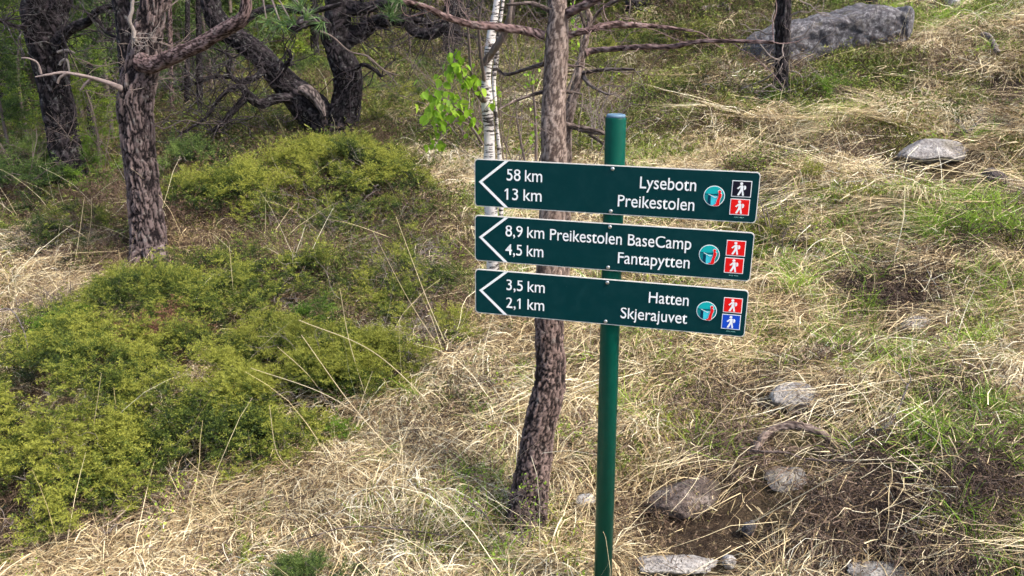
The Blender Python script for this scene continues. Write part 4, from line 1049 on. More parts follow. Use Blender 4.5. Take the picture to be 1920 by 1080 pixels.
def bare_shrub(label, px, py, n, L, seed):
    rg = np.random.default_rng(seed); g = G(px, py); o = thing('bare_shrub', g, label, 'shrub'); b_ = Bag()
    for k in range(n):
        twigs(b_, g + rg.normal(0, .06, 3) * [1, 1, 0], [rg.normal(0, .4), rg.normal(0, .35), 1], L * rg.uniform(.6, 1.2), .006, 2, rg, .16, 4, 4, spread=.8)
    b_.build('stems', M['twig'] if seed % 2 else M['twig_grey'], o)
bare_shrub('tall bare twiggy shrub between birch and scaly pine', 970, 330, 9, 1.1, 1)
bare_shrub('dark bare shrub standing behind the birch trunk', 890, 290, 9, 1.2, 3)
bare_shrub('dense bare thicket beyond the birch at the top', 960, 175, 16, 1.3, 5)
bare_shrub('bare shrub under the thin stem branches', 1110, 300, 7, .7, 2)
bare_shrub('leafless shrub left of the black pine foot', 60, 380, 8, .8, 7)
bare_shrub('leafless shrub between the two left pines', 195, 345, 7, .7, 9)
bare_shrub('low bare twigs right of the top board', 1450, 470, 6, .32, 11)
bare_shrub('low bare heather at the left edge of the pale grass', 60, 640, 10, .3, 13)
bare_shrub('low bare heather between pale grass and the large juniper', 130, 620, 10, .3, 15)

# ------------------------------------------------------------------ rocks
ROCKS = []
def rock(name, label, px, py, size, mat, seed, sink=.3, rotz=0., tilt=0., flatk=1., cuts=5, cat='rock'):
    g = G(px, py); bm = bmesh.new(); bmesh.ops.create_icosphere(bm, subdivisions=cuts, radius=1)
    co = np.array([v.co[:] for v in bm.verts])
    rg = np.random.default_rng(seed)
    # chop with random planes for facets, then roughen
    for k in range(13):
        n = rg.normal(0, 1, 3); n /= np.linalg.norm(n); dd_ = rg.uniform(.62, .9); s_ = co @ n
        co = np.where((s_ > dd_)[:, None], co - n * ((s_ - dd_) * .88)[:, None], co)
    nn = fbm(co[:, 0] * 2.5 + seed, co[:, 1] * 2.5 + co[:, 2] * 2.1, seed, 4) - .5
    n2 = fbm(co[:, 0] * 9 + co[:, 2] * 5, co[:, 1] * 9 - co[:, 2] * 7, seed + 3, 3) - .5
    co = co * (1 + .22 * nn + .09 * n2)[:, None] * (np.array(size) / 2)
    for v, c in zip(bm.verts, co): v.co = c
    for f in bm.faces: f.smooth = True
    me = D.meshes.new(name); bm.to_mesh(me); bm.free(); me.materials.append(M[mat])
    o = link(name, me); o.location = (g[0], g[1], g[2] + size[2] * (.5 - sink)); o.rotation_euler = (tilt, 0, rotz)
    ROCKS.append((g, size[0] / 2 + .03, size[1] / 2 + .05)); props(o, label, cat); return o

g = G(1560, 128); bo = thing('boulder', g, 'long grey lichen covered boulder lying behind the slim black pine', 'boulder')
db = g[1] + .25
st_ = [(1398, 104, 150), (1403, 84, 160), (1414, 68, 164), (1436, 58, 160), (1462, 50, 148), (1500, 43, 124), (1540, 32, 106), (1580, 24, 94), (1612, 13, 92), (1640, 14, 88), (1657, 24, 84), (1668, 15, 80), (1682, 18, 74), (1690, 32, 66), (1692, 44, 56)]
rn = np.array([[*P(px, (a + b_) / 2, db), (b_ - a) / 2 * db / FPX, .5 * min(1, .35 + 3 * min(i_ / 14, 1 - i_ / 14))] for i_, (px, a, b_) in enumerate(st_)])
rn = catmull(rn, .03); K = 72; th = np.linspace(0, 2 * np.pi, K, endpoint=False); n_ = len(rn)
ct, sn = np.cos(th), np.sin(th); sq = (np.abs(ct) ** 4.5 + np.abs(sn) ** 4.5) ** (-1 / 4.5)
Yr = rn[:, 1, None] + rn[:, 4, None] * (ct * sq)[None]; Zr = rn[:, 2, None] + rn[:, 3, None] * (sn * sq)[None] - .10 * (ct * sq)[None] * 0; Xr = np.repeat(rn[:, 0, None], K, 1)
Vb = np.stack([Xr, Yr, Zr], -1).reshape(-1, 3); cb = rn[:, :3].repeat(K, 0); dr = Vb - cb; dr /= np.linalg.norm(dr, axis=1)[:, None] + 1e-9
q = Vb * 3.2; f1, cv1 = voro(Vb * 3.0 + 5); f2, cv2 = voro(Vb * [7, 7, 9])
disp = (cv1 - .5) * .06 * np.clip(f1 * 5, 0, 1) - .035 * np.clip(1 - f1 * 9, 0, 1) + (cv2 - .5) * .02 + (fbm(Vb[:, 0] * 12 + Vb[:, 2] * 4, Vb[:, 1] * 12 - Vb[:, 2] * 13, 3, 4) - .5) * .05
Vb = Vb + dr * disp[:, None]
ii = np.arange(n_ - 1)[:, None] * K; jj = np.arange(K)[None]
Fb = np.stack([ii + jj, ii + K + jj, ii + K + (jj + 1) % K, ii + (jj + 1) % K], -1).reshape(-1, 4)
caps = np.array([[0, k, k + 1, k + 1] for k in range(1, K - 1)]); 
me = npmesh('boulder', rel(Vb, bo), Fb, M['rock_lichen'], True)
bm = bmesh.new(); bm.from_mesh(me); bm.verts.ensure_lookup_table(); bmesh.ops.holes_fill(bm, edges=[e_ for e_ in bm.edges if e_.is_boundary], sides=0); bmesh.ops.recalc_face_normals(bm, faces=bm.faces); bm.to_mesh(me); bm.free()
D.objects.remove(bo); bo = link('boulder', me); bo.location = Vector(g); props(bo, 'long grey lichen covered boulder lying behind the slim black pine', 'boulder')
ROCKS.append((np.array([P(1550, 100, db)[0], db, 0]), .85, .45)); ROCKS.append((np.array([P(1440, 140, db - .5)[0], db - .5, 0]), .3, .35))
rock('flat_rock', 'flat pale grey rock slab set in the grassy bank at right', 1745, 296, (.66, .42, .22), 'rock_grey', 21, .36, .3)
rock('flat_rock', 'square topped white rock in straw above the curved root', 1490, 762, (.22, .15, .13), 'rock_white', 22, .2, .1)
rock('stone', 'brown and pale half buried stone right of the post', 1290, 945, (.34, .22, .17), 'rock_brown', 23, .45, .4)
rock('stone', 'pale half buried stone below the thin fallen stick', 1475, 905, (.18, .14, .1), 'rock_white', 24, .5, .2)
rock('stone', 'small speckled grey stone standing on edge near the bottom right', 1402, 1008, (.055, .04, .075), 'rock_lichen', 25, .1, .5, .3)
rock('stone', 'small white stone at the bottom edge right of the post', 1366, 1064, (.06, .05, .06), 'rock_white', 26, .1, .8)
rock('flat_rock', 'flat light bedrock strip at the bottom edge', 1270, 1072, (.36, .12, .05), 'rock_white', 27, .2, .1)
rock('flat_rock', 'low whitish slab at the very bottom right of centre', 1640, 1085, (.25, .1, .05), 'rock_white', 28, .0, .0)
rock('stone', 'white stone on the green slope at upper right', 1783, 20, (.22, .2, .2), 'rock_white', 29, .0, .0)
rock('stone', 'blackish stone in the grass at the right edge', 1862, 348, (.2, .16, .18), 'rock_dark', 30, .3, .3)
rock('stone', 'dark stone below the flat grey slab', 1712, 318, (.22, .15, .12), 'rock_dark', 31, .35, .3)
rock('stone', 'small dark stone right of the middle board', 1478, 462, (.12, .1, .08), 'rock_dark', 32, .1, .3)
rock('flat_rock', 'pale stone showing through straw right of the bottom board', 1715, 615, (.2, .12, .07), 'rock_white', 33, .3, .3)
rock('stone', 'little white stone close behind the post foot', 1098, 945, (.09, .06, .05), 'rock_white', 34, .25, .3)
rock('rock_outcrop', 'grey outcrop seen between the grey pine and distant stems', 300, 176, (1.7, .8, .45), 'rock_lichen', 35, .3, .1)
rock('stone', 'white pebble in the shade between the two left pines', 152, 250, (.07, .07, .06), 'rock_white', 36, .2, .1)
rock('stone', 'black stone lying against the right end of the boulder', 1690, 68, (.2, .16, .14), 'rock_dark', 37, .2, .1)

# ------------------------------------------------------------------ fallen sticks
def stick(label, rows, mat, name='fallen_branch', kids=3, sides=12, seed=0, dz=.05):
    pa = []
    for px, py, w, lift in rows:
        g = G(px, py); ROCKS.append((g + [0, -.05, 0], -.02, -.02)); pa.append([g[0], g[1], g[2] + lift + dz, w * g[1] / FPX / 2])
    b_ = Bag(); b_.add(tube(pa, sides=sides, step=.012, bark=(.01, 3, pa[0][3] * .2), seed=seed, lump=.2)); rgt = np.random.default_rng(seed + 900)
    for k in range(kids): i = rgt.integers(0, len(pa)); twigs(b_, pa[i][:3], [rgt.normal(0, 1), rgt.normal(0, .6), rgt.uniform(.2, .9)], rgt.uniform(.06, .16), .0025, 1, rgt, .35, 2, 4)
    o = b_.build(name, M[mat]); props(o, label, 'branch'); return o
stick('thick curved grey root arching out of the straw', [(1408, 882, 15, -.02), (1420, 862, 17, .02), (1442, 850, 17, .05), (1475, 848, 18, .065), (1505, 850, 18, .055), (1535, 854, 17, .04), (1566, 858, 14, -.01)], 'bark_mid', 'curved_root', 2, 20, 1)
stick('thin straight stick lying below the curved root', [(1380, 880, 6, .03), (1420, 886, 6, .03), (1470, 890, 5, .03), (1510, 892, 5, .02), (1600, 905, 5, .02)], 'twig', seed=2)
stick('forked white twig in the peat right of the curved root', [(1625, 838, 5, .02), (1650, 846, 6, .04), (1672, 830, 5, .08), (1688, 806, 4, .14)], 'dead', seed=3, kids=5)
stick('pale bent dead branch on the slope above the signpost', [(1310, 38, 10, .1), (1345, 38, 11, .15), (1356, 36, 11, .15), (1368, 46, 10, .1), (1382, 55, 8, .02)], 'dead', seed=4)
stick('short grey stub of wood on the bank at upper right', [(1838, 90, 9, .08), (1850, 102, 10, .1), (1868, 116, 9, .03)], 'dead', seed=5)
stick('bleached twisted wood above the flat grey slab', [(1780, 244, 8, .04), (1796, 256, 9, .05), (1810, 266, 8, .02), (1836, 246, 5, .05)], 'dead', seed=6)
stick('dark curved twig over the left end of the large juniper', [(5, 790, 3, .3), (20, 748, 3, .38), (50, 744, 3, .4), (70, 765, 3, .36), (78, 790, 3, .3)], 'twig_grey', seed=7)
stick('knobbly pale stick lying left of the birch', [(785, 128, 8, .05), (805, 136, 9, .06), (835, 138, 8, .05)], 'twig_grey', seed=8)
stick('thin dark stick crossing the straw at the bottom of the picture', [(560, 1065, 3, .05), (650, 1040, 3, .06), (740, 1036, 3, .05), (860, 1046, 3, .02)], 'twig', seed=9)

# ------------------------------------------------------------------ grass and ground cover, uncountable: instanced clumps
def blade_path(rg, p, head, L, rise, turn, n=6, droop=1.0):
    """ribbon centre line: leaves p at heading with elevation rise, bends by turn in plan and falls back to the mat"""
    pts = [np.array(p, float)]; e = rise; h = head; s_ = L / (n - 1)
    for i in range(n - 1):
        d = np.array([math.cos(h) * math.cos(e), math.sin(h) * math.cos(e), math.sin(e)])
        q = pts[-1] + d * s_
        if q[2] < .004: q[2] = .004 + rg.random() * .01; e = max(e, 0.0)
        pts.append(q); h += turn / (n - 1) + rg.normal(0, .12); e -= droop * (rise + .5) / (n - 1) * 1.4 + rg.normal(0, .1)
    return np.array(pts)

def clump_mat(rg, n=140, R_=.18, w=.0024):
    T = Tpl()
    for i in range(n):
        p = [rg.normal(0, R_ * .55), rg.normal(0, R_ * .55), abs(rg.normal(0, .012))]
        hd = -np.pi / 2 + rg.normal(0, .8); L = rg.uniform(.07, .28)
        V, F = blade(blade_path(rg, p, hd, L, abs(rg.normal(.03, .17)), rg.normal(0, 1.0)), w * rg.uniform(.6, 1.4), rg.normal(0, .8))
        T.add(V, F, np.clip(rg.normal(.52, .33), 0, 1))
    return T.done()

def clump_tussock(rg, n=110, R_=.05, w=.0025, L0=.18, L1=.34):
    T = Tpl()
    for i in range(n):
        a = rg.uniform(0, 2 * np.pi); r = abs(rg.normal(0, R_)); p = [r * math.cos(a), r * math.sin(a), .01]
        hd = a + rg.normal(0, .5) if rg.random() < .6 else -np.pi / 2 + rg.normal(0, .6)
        V, F = blade(blade_path(rg, p, hd, rg.uniform(L0, L1), rg.uniform(.5, 1.25), rg.normal(0, .9), 7, 1.5), w * rg.uniform(.6, 1.4), rg.normal(0, .7))
        T.add(V, F, np.clip(rg.normal(.55, .33), 0, 1))
    return T.done()

def clump_streak(rg, n=60, w=.0023):
    T = Tpl()
    for i in range(n):
        p = [rg.normal(0, .10), rg.normal(0, .16), abs(rg.normal(0, .012))]
        V, F = blade(blade_path(rg, p, -np.pi / 2 + rg.normal(0, .28), rg.uniform(.2, .5), abs(rg.normal(.05, .12)), rg.normal(0, .35), 6, .8), w * rg.uniform(.6, 1.4), rg.normal(0, .8))
        T.add(V, F, np.clip(rg.normal(.6, .3), 0, 1))
    return T.done()

def clump_litter(rg, n=150):
    T = Tpl()
    for i in range(n):
        p = [rg.normal(0, .11), rg.normal(0, .11), rg.uniform(.0, .05)]
        V, F = blade(blade_path(rg, p, rg.uniform(0, 6.3), rg.uniform(.025, .09), rg.normal(0, .3), rg.normal(0, .6), 3), .0026 * rg.uniform(.6, 1.6), rg.uniform(0, 3))
        T.add(V, F, np.clip(rg.normal(.45, .35), 0, 1))
    return T.done()

def clump_green(rg, n=34, h=.16, w=.0036):
    T = Tpl()
    for i in range(n):
        p = [rg.normal(0, .03), rg.normal(0, .03), 0]
        V, F = blade(blade_path(rg, p, rg.uniform(0, 6.3), h * rg.uniform(.5, 1.3), rg.uniform(1.0, 1.5), rg.normal(0, .3), 5, .5), w * rg.uniform(.6, 1.4), rg.uniform(0, 3))
        T.add(V, F, rg.random())
    return T.done()

def clump_stalk(rg, n=4):
    T = Tpl()
    for i in range(n):
        V, F = blade(blade_path(rg, [rg.normal(0, .03), rg.normal(0, .03), 0], rg.uniform(0, 6.3), rg.uniform(.25, .6), rg.uniform(.25, 1.45), rg.normal(0, .3), 6, .35), .0026, rg.uniform(0, 3))
        T.add(V, F, rg.uniform(.5, 1))
    return T.done()

def clump_peat(rg, n=170):
    T = Tpl()
    for i in range(n):
        p = [rg.normal(0, .06), rg.normal(0, .06), abs(rg.normal(0, .018))]
        V, F = blade(blade_path(rg, p, rg.uniform(0, 6.3), rg.uniform(.03, .11), rg.normal(.3, .5), rg.normal(0, 2.2), 4), .0022 * rg.uniform(.6, 1.6), rg.uniform(0, 3))
        T.add(V, F, np.clip(rg.normal(.4, .25), 0, 1))
    return T.done()

def clump_heath(rg, n=34, h=.13, leaf=.008, woody=.55):
    T = Tpl()
    for i in range(n):
        p = [rg.normal(0, .06), rg.normal(0, .06), 0]; pa = blade_path(rg, p, rg.uniform(0, 6.3), h * rg.uniform(.5, 1.3), rg.uniform(.5, 1.4), rg.normal(0, .8), 5, .4)
        V, F = blade(pa, .0022, rg.uniform(0, 3)); T.add(V, F, rg.uniform(.1, .6))
        for j in range(7):
            k = rg.integers(1, 5); d = rg.normal(0, 1, 3); d /= np.linalg.norm(d)
            T.add(tri(pa[k] + rg.normal(0, .006, 3), d * leaf * rg.uniform(1, 2), leaf * .55, rg.normal(0, 1, 3)), [(0, 1, 2)], rg.uniform(.35, 1))
    return T.done()

def clump_moss(rg, n=70):
    T = Tpl()
    for i in range(n):
        p = np.array([rg.normal(0, .045), rg.normal(0, .045), abs(rg.normal(0, .012))]); d = rg.normal(0, 1, 3) * [.7, .7, 1]; d[2] = abs(d[2]); d /= np.linalg.norm(d)
        T.add(tri(p, d * rg.uniform(.012, .03), .005, rg.normal(0, 1, 3)), [(0, 1, 2)], rg.random())
    return T.done()

def clump_leafy(rg, n=44, size=.014, spread=.09):
    T = Tpl(); V, F, t_ = leaf_tpl(rg, n, size, spread); T.V.append(V); T.F.append(F); T.T.append(t_); T.n = len(V)
    for i in range(7):
        V, F = blade(blade_path(rg, [0, 0, 0], rg.uniform(0, 6.3), spread * 1.5, rg.uniform(.7, 1.4), 0, 4, .3), .0018); T.add(V, F, .0)
    return T.done()

def lay(rows, w, px, py, jit=0.0):
    """blend a weight towards each row's value inside its soft patch of ground"""
    for cx, cy, rx, ry, val in rows:
        q = ((px - cx) / rx) ** 2 + ((py - cy) / ry) ** 2 + jit
        k = np.clip((1.25 - q) / .5, 0, 1); w = w * (1 - k) + val * k
    return w

def candidates(rg, n, y0, y1):
    y = np.sqrt(rg.uniform(y0 ** 2, y1 ** 2, n)); x = y * rg.uniform(-.72, .72, n) + rg.normal(0, .25, n)
    return x, y

def in_foot(x, y, k=.85):
    m_ = np.zeros(len(x), bool)
    for g, rx, ry in FOOT: m_ |= ((x - g[0]) / (rx * k)) ** 2 + ((y - g[1]) / (ry * k)) ** 2 < 1
    return m_

def on_rock(x, y):
    m_ = np.zeros(len(x), bool)
    for g, rx, ry in ROCKS: m_ |= ((x - g[0]) / (rx + .07)) ** 2 + ((y - g[1] + ry * .5) / (ry + .12)) ** 2 < 1
    return m_

def place_cover(name, tpls, mat, groups, kind='stuff', slope_dir=True, seed=0, z_off=0.0):
    """groups: (count, y0, y1, scale0, scale1, weightfunction) -> ONE object of instanced clumps"""
    rg = np.random.default_rng(seed); X = []; Yy = []; Sc = []
    for n, y0, y1, s0, s1, wf in groups:
        x, y = candidates(rg, n, y0, y1)
        px, py = pix(np.stack([x, y, gh(x, y)], 1))
        jit = (fbm(x * 1.8, y * 1.8, 77, 3) - .5) * 1.3
        w = wf(x, y, px, py, jit)
        k = (rg.random(n) < w) & ~(on_rock(x, y) & (name != 'heather_cover'))
        X.append(x[k]); Yy.append(y[k]); Sc.append(rg.uniform(s0, s1, k.sum()))
    x = np.concatenate(X); y = np.concatenate(Yy); sc = np.concatenate(Sc); n = len(x)
    z = gh(x, y) + z_off
    e = .06; dx = (gh(x + e, y) - gh(x - e, y)) / (2 * e); dy = (gh(x, y + e) - gh(x, y - e)) / (2 * e)
    down = np.arctan2(-dy * .35 - .10, -dx * .35 - .16 * np.clip(x + .6, -.2, 1.4))
    a = down + np.pi / 2 + rg.normal(0, 1, n) * np.where(x > .8, .42, .8) if slope_dir else rg.uniform(0, 6.3, n)
    nz = np.stack([-dx, -dy, np.ones(n)], 1); nz /= np.linalg.norm(nz, axis=1)[:, None]
    hx = np.stack([np.cos(a), np.sin(a), np.zeros(n)], 1); hx -= nz * (hx * nz).sum(1)[:, None]; hx /= np.linalg.norm(hx, axis=1)[:, None]
    hy = np.cross(nz, hx)
    eu = np.stack([np.arctan2(hy[:, 2], nz[:, 2]), np.arcsin(np.clip(-hx[:, 2], -1, 1)), np.arctan2(hx[:, 1], hx[:, 0])], 1)
    me = D.meshes.new(name + '_points'); me.vertices.add(n); me.vertices.foreach_set('co', np.stack([x, y, z], 1).astype(np.float32).ravel())
    at = me.attributes.new('rot', 'FLOAT_VECTOR', 'POINT'); at.data.foreach_set('vector', eu.astype(np.float32).ravel())
    at = me.attributes.new('scl', 'FLOAT', 'POINT'); at.data.foreach_set('value', sc.astype(np.float32))
    at = me.attributes.new('itint', 'FLOAT', 'POINT'); at.data.foreach_set('value', np.clip(fbm(x * 1.4, y * 1.4, seed + 40, 3) * 1.6 - .3 + rg.normal(0, .16, n), 0, 1).astype(np.float32))
    o = link(name, me); o['kind'] = 'stuff'
    vc = D.collections.new(name + '_clumps')
    for k, (V, F, T) in enumerate(tpls):
        cm = npmesh(name + '_clump', V, F, mat, False, {'tint': T}); co_ = D.objects.new(name + '_clump', cm); vc.objects.link(co_)
    tr = D.node_groups.new(name + '_scatter', 'GeometryNodeTree')
    tr.interface.new_socket('Geometry', in_out='INPUT', socket_type='NodeSocketGeometry'); tr.interface.new_socket('Geometry', in_out='OUTPUT', socket_type='NodeSocketGeometry')
    gi = tr.nodes.new('NodeGroupInput'); go = tr.nodes.new('NodeGroupOutput'); ci = tr.nodes.new('GeometryNodeCollectionInfo')
    ci.inputs[0].default_value = vc; ci.inputs[1].default_value = True; ci.inputs[2].default_value = True
    ip = tr.nodes.new('GeometryNodeInstanceOnPoints'); ip.inputs['Pick Instance'].default_value = True
    na = tr.nodes.new('GeometryNodeInputNamedAttribute'); na.data_type = 'FLOAT_VECTOR'; na.inputs[0].default_value = 'rot'
    ns = tr.nodes.new('GeometryNodeInputNamedAttribute'); ns.data_type = 'FLOAT'; ns.inputs[0].default_value = 'scl'
    tr.links.new(gi.outputs[0], ip.inputs[0]); tr.links.new(ci.outputs[0], ip.inputs['Instance'])
    tr.links.new(na.outputs[0], ip.inputs['Rotation']); tr.links.new(ns.outputs[0], ip.inputs['Scale']); tr.links.new(ip.outputs[0], go.inputs[0])
    o.modifiers.new('scatter', 'NODES').node_group = tr
    return o, n

PEAT = [(1560, 925, 90, 45), (1680, 960, 90, 40), (1840, 890, 90, 50), (1700, 530, 120, 50), (1540, 1050, 110, 30), (1770, 745, 60, 30), (1430, 790, 40, 18), (1640, 860, 70, 25), (1860, 200, 60, 25), (1830, 395, 90, 22), (1800, 300, 40, 20), (1720, 1000, 150, 30)]
STRAW_W = [(380, 130, 620, 330, .10), (1000, 50, 480, 130, .35), (1000, 190, 360, 110, .55), (640, 480, 260, 170, .25), (100, 560, 140, 110, .95), (190, 480, 130, 60, .7), (300, 225, 40, 26, 1), (830, 340, 80, 60, .95), (1080, 230, 60, 60, .3), (1560, 80, 160, 70, .15), (1520, 170, 120, 50, .4), (1460, 120, 60, 40, .6),
           (1800, 430, 110, 45, .35), (1480, 330, 90, 60, .8), (1450, 430, 60, 60, .5), (1750, 30, 180, 45, .35)]
def w_straw(x, y, px, py, j):
    w = lay(STRAW_W, np.ones(len(x)), px, py, j)
    w = lay([(a, b_, c_, d_, .16) for a, b_, c_, d_ in PEAT], w, px, py, j)
    w = np.where(in_foot(x, y), w * .05, w)
    w = np.where(on_rock(x, y), 0, w)
    w = w * np.where((np.abs(scarp(x, y) - .492) < .028) & (x > .8), .18, 1)
    return w * np.clip(fbm(x * 3.2, y * 3.2, 5, 2) * 4.5 - 1.25, .04, 1) * np.clip(1.05 - (px - 1250) / 1800, .8, 1)
def w_streak(x, y, px, py, j): return lay([(a, b_, c_ * 1.2, d_ * 1.4, .06) for a, b_, c_, d_ in PEAT], w_straw(x, y, px, py, j) * np.clip((px - 1150) / 350, .12, 1), px, py, j)
rs = np.random.default_rng(100)
place_cover('dry_grass', [clump_mat(rs) for _ in range(9)] + [clump_tussock(rs) for _ in range(2)], M['straw'],
            [(2500, 1.7, 4.2, .8, 1.15, w_straw), (3300, 4.2, 8, 1.0, 1.5, w_straw), (3600, 8, 18, 1.4, 2.4, w_straw)], seed=1)
place_cover('streaming_dry_grass', [clump_streak(rs) for _ in range(5)], M['straw'], [(1700, 1.7, 4.5, .9, 1.2, w_streak), (2300, 4.5, 12, 1.2, 1.8, w_streak)], seed=12)
place_cover('straw_litter', [clump_litter(rs) for _ in range(5)], M['straw'], [(2600, 1.7, 5, .9, 1.3, lambda *a: w_straw(*a) * .8 + .1), (2600, 5, 10, 1.2, 1.8, lambda *a: w_straw(*a) * .7)], seed=14, slope_dir=False)
def w_stalk(x, y, px, py, j): return w_straw(x, y, px, py, j) * .6 + .15
place_cover('dry_grass_stalks', [clump_stalk(rs) for _ in range(6)], M['straw'], [(700, 1.7, 5, .8, 1.2, w_stalk), (700, 5, 10, 1, 1.4, w_stalk)], seed=2, slope_dir=False)
GREEN = [(1800, 430, 110, 45, 1.), (1340, 900, 60, 60, .55), (1180, 330, 50, 40, .3), (1650, 480, 60, 30, .4), (1860, 650, 50, 50, .5), (1500, 520, 50, 40, .4), (1560, 905, 40, 30, .5), (1750, 790, 70, 40, .4), (1890, 850, 60, 60, .5), (1800, 930, 40, 30, .5), (1750, 30, 170, 45, .9), (1290, 640, 110, 50, .3), (1560, 400, 60, 40, .35), (1500, 640, 80, 40, .35), (1430, 940, 60, 40, .5), (1700, 700, 60, 50, .5), (1620, 800, 50, 40, .4), (1300, 850, 90, 40, .25), (1200, 800, 50, 50, .2), (1250, 620, 60, 20, .4), (1600, 620, 90, 40, .4), (1870, 560, 60, 60, .4), (1690, 380, 60, 40, .3), (1180, 970, 160, 60, .14), (880, 985, 200, 90, .13), (1350, 700, 200, 60, .1)]
def w_green(x, y, px, py, j): return lay(GREEN, np.full(len(x), .015) + .5 * np.clip(fbm(x * 1.1 + 9, y * 1.1, 61, 3) - .55, 0, 1) * 2.6 * (px > 900), px, py, j) * np.where(in_foot(x, y, .7), .2, 1)
place_cover('green_grass', [clump_green(rs) for _ in range(5)], M['green_grass'], [(2900, 1.7, 4.2, .7, 1.2, w_green), (3800, 4.2, 8, .9, 1.4, w_green), (3300, 8, 18, 1.1, 1.8, w_green)], seed=3, slope_dir=False)
def w_peat(x, y, px, py, j): return lay([(a, b_, c_, d_, 1.) for a, b_, c_, d_ in PEAT], np.where((np.abs(scarp(x, y) - .492) < .035) & (x > .8), .75, .03), px, py, j)
place_cover('peat_tangle', [clump_peat(rs) for _ in range(5)], M['peat_fibre'], [(7500, 1.7, 4.2, 1.0, 1.6, w_peat), (5000, 4.2, 9, 1.2, 1.9, w_peat)], seed=4, slope_dir=False)
def w_heath(x, y, px, py, j):
    w = lay([(380, 130, 640, 340, .9), (1000, 60, 500, 150, .7), (1000, 190, 370, 110, .45), (640, 480, 300, 190, .75), (120, 700, 300, 260, .5), (1560, 120, 160, 80, .7), (100, 560, 130, 90, .12), (830, 340, 80, 60, .15)], np.full(len(x), .06), px, py, j)
    return w * np.where(in_foot(x, y, .6), .35, 1)
def w_olive(x, y, px, py, j): return w_heath(x, y, px, py, j) * np.where((px < 420) & (py > 300) & (py < 530), .25, 1)
place_cover('heather_cover', [clump_heath(rs) for _ in range(6)], M['heath'], [(3500, 2.5, 6, 1, 1.5, w_heath), (5500, 6, 12, 1.3, 2.2, w_heath), (5500, 12, 30, 2, 3.6, w_heath)], seed=5, slope_dir=False)
place_cover('low_olive_shrubs', [clump_heath(rs, 40, .12, .013) for _ in range(5)], M['under'], [(1500, 2.5, 6, .9, 1.4, lambda *a: w_olive(*a) * .6), (4200, 6, 12, 1.3, 2.2, lambda *a: w_olive(*a) * .75), (5500, 12, 30, 2, 3.6, lambda *a: w_heath(*a) * .85)], seed=6, slope_dir=False)
def w_moss(x, y, px, py, j): return lay([(1100, 100, 400, 120, .5), (1400, 500, 60, 90, .7), (1330, 230, 200, 70, .3), (900, 990, 250, 80, .2), (1700, 650, 200, 80, .15), (1250, 900, 120, 50, .4), (1600, 250, 150, 60, .4), (1380, 720, 100, 40, .15)], .03 + 2.2 * np.clip(fbm(x * .9, y * .9, 62, 3) - .54, 0, .2), px, py, j)
place_cover('moss_patches', [clump_moss(rs) for _ in range(4)], M['moss'], [(3500, 1.7, 4.5, .9, 1.5, w_moss), (6500, 4.5, 9, 1.2, 2., w_moss), (6500, 9, 22, 1.8, 3, w_moss)], seed=7, slope_dir=False, z_off=.035)
LEAFY = [(1300, 250, 90, 40, .35), (1420, 320, 60, 40, .35), (1180, 330, 60, 40, .3), (960, 250, 50, 60, .4), (1600, 590, 60, 30, .3), (1660, 370, 60, 30, .3), (1780, 480, 60, 30, .35), (1340, 130, 60, 30, .4), (960, 930, 60, 50, .15), (1150, 215, 110, 35, .75), (1240, 190, 40, 20, .8), (1500, 165, 110, 45, .6), (1620, 165, 60, 28, .8), (1370, 190, 50, 30, .4), (1240, 300, 50, 30, .3), (1550, 215, 90, 30, .35), (1430, 195, 40, 30, .5), (1740, 110, 70, 25, .4), (1030, 260, 60, 60, .3), (230, 160, 120, 60, .5), (330, 245, 60, 30, .7), (620, 130, 120, 60, .4), (700, 200, 120, 50, .2), (860, 640, 60, 30, .3), (1130, 20, 60, 30, .4)]
def w_leafy(x, y, px, py, j): return lay(LEAFY, .01 + 1.6 * np.clip(fbm(x * 1.2, y * 1.2, 63, 3) - .58, 0, .3), px, py, j)
place_cover('bilberry_leaves', [clump_leafy(rs) for _ in range(5)], M['leafy'], [(1500, 1.7, 5, .6, 1., w_leafy), (2600, 5, 9, .9, 1.4, w_leafy), (3200, 9, 22, 1.3, 2.2, w_leafy)], seed=8, slope_dir=False, z_off=.02)

# long pale stalks arching over the junipers, each one countable
ST = [((835, 672), (765, 560), (700, 435)), ((845, 670), (800, 560), (742, 405)), ((830, 668), (870, 600), (890, 525)), ((690, 760), (655, 640), (637, 540)), ((760, 880), (660, 760), (565, 628)), ((740, 700), (640, 640), (480, 630)), ((620, 760), (575, 700), (520, 650)),
      ((690, 790), (600, 735), (470, 690)), ((820, 770), (700, 660), (560, 600)), ((330, 905), (390, 860), (425, 842)), ((430, 990), (385, 900), (350, 860)), ((310, 770), (320, 735), (325, 715)), ((160, 885), (175, 800), (190, 700)), ((440, 620), (438, 560), (430, 460)), ((560, 900), (520, 850), (505, 760)),
      ((140, 500), (150, 430), (158, 370)), ((160, 480), (170, 420), (172, 370)), ((1300, 640), (1440, 730), (1530, 800)), ((1640, 560), (1635, 490), (1600, 400)), ((1510, 560), (1512, 440), (1508, 330)), ((1480, 215), (1482, 160), (1480, 110)), ((1780, 130), (1790, 70), (1795, 20)), ((1600, 700), (1690, 610), (1760, 540)), ((1500, 790), (1610, 700), (1700, 640)), ((1380, 1000), (1500, 930), (1620, 860)), ((1285, 880), (1330, 800), (1400, 720))]
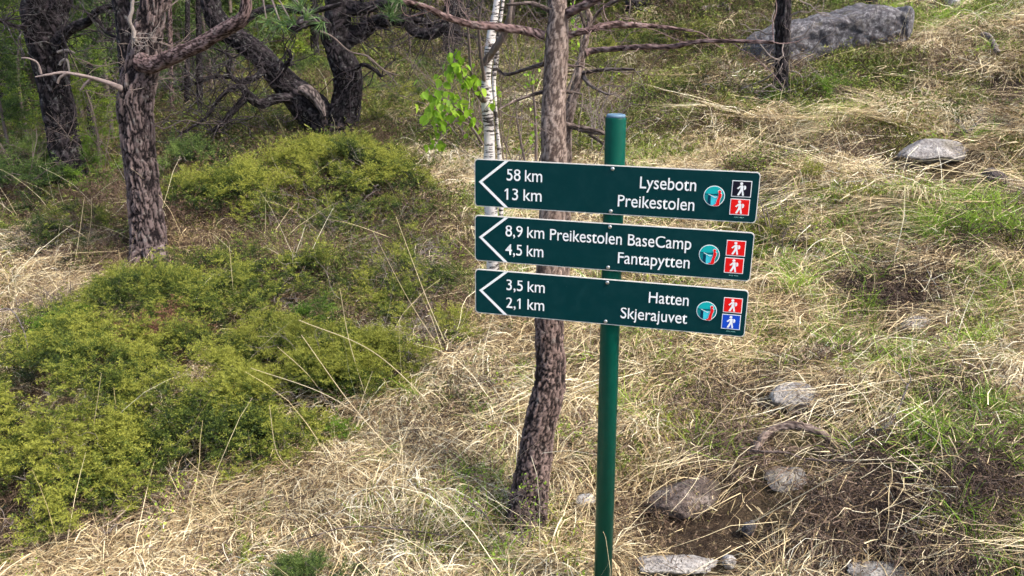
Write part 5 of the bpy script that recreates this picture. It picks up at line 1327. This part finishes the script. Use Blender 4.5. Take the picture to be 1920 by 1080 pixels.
STL = ['left of the boards, longest of the bundle of three', 'left of the boards, middle one of the bundle', 'slanting right against the left end of the bottom board', 'rising steeply out of the large juniper near its right end', 'arching left from the pale grass to mid juniper', 'lying almost level over the juniper right half', 'short and steep between the arching ones', 'arching low over the right end of the large juniper', 'long, arching from the trunk side towards the juniper', 'slanting right over the lower juniper edge', 'slanting left over the lower juniper edge', 'short upright in the middle of the large juniper', 'upright in the left part of the large juniper', 'thin upright right of the grey pine foot', 'steep one at the lower right juniper edge', 'upright in the shade left of the grey pine foot', 'second upright in the shade left of the grey pine foot', 'slanting down right below the bottom board', 'tall one right of the middle board ending by the green tufts', 'straight upright one close right of the top board', 'upright one in front of the slim black pine', 'upright one at the white stone on the upper slope', 'slanting over the dark patch right of the bottom board', 'slanting over the straw above the white rock', 'lying across the straw below the curved root', 'slanting from the brown stone right of the post']
for k, ((x0, y0), (x1, y1), (x2, y2)) in enumerate(ST):
    g = G(x0, y0); d = g[1]; dd_ = .12 * (1 if k % 2 else -1)
    pa = np.array([[*g, .0019], [*P(x1, y1, d + dd_ * .5 - .05), .0016], [*P(x2, y2, d + dd_ - .1), .0010]]); b_ = Bag(); b_.add(tube(pa, sides=5, step=.04))
    V = np.vstack(b_.V); me = npmesh('grass_stalk', V - g, np.vstack(b_.F), M['stalk'], True, {'tint': np.full(len(V), .4 + .5 * ((k * 37) % 10) / 10)})
    o = link('grass_stalk', me); o.location = Vector(g); props(o, 'pale dry grass stalk ' + STL[k], 'grass stalk', 'tall dry stalks')

# small leafing sprout in front of the pine's foot, twigs and leaves
sp = thing('bilberry_sprout', G(985, 1045), 'thin twiggy sprout with tiny yellow green leaves before the scaly pine foot', 'shrub')
b_ = Bag(); rgt = np.random.default_rng(5); tips = []
gs = np.array(sp.location); dS = gs[1]
for rows in ([(985, 1055, dS, 4), (940, 1010, dS, 3), (905, 960, dS, 3), (870, 935, dS, 2)], [(985, 1055, dS, 4), (978, 1000, dS, 3), (975, 950, dS, 2), (985, 925, dS, 2)], [(980, 1058, dS, 4), (995, 990, dS, 3), (985, 930, dS, 2)], [(905, 960, dS, 2), (890, 950, dS, 2), (875, 900, dS, 2)], [(990, 1050, dS, 3), (1010, 960, dS, 2), (1015, 920, dS, 2)]):
    pa = pxpath(rows); b_.add(tube(pa, sides=6, step=.02))
    for k in range(9): i = rgt.integers(1, len(pa)); twigs(b_, pa[i][:3], rgt.normal(0, 1, 3) + [0, 0, .8], rgt.uniform(.03, .09), .0012, 1, rgt, .3, 2, 4, tips=tips)
b_.build('twigs', M['twig'], sp)
p = np.array([q[0] for q in tips]); n = len(p)
LT = [leaf_tpl(rgt, 3, .010, .012) for _ in range(4)]
V, F, T = scatter(LT, p, rot_from(rgt.normal(0, 1, (n, 3)), rgt), np.ones(n), np.full(n, .2), rgt)
link('foliage', npmesh('foliage', rel(V, sp), F, M['leafy'], False, {'tint': T}), sp)
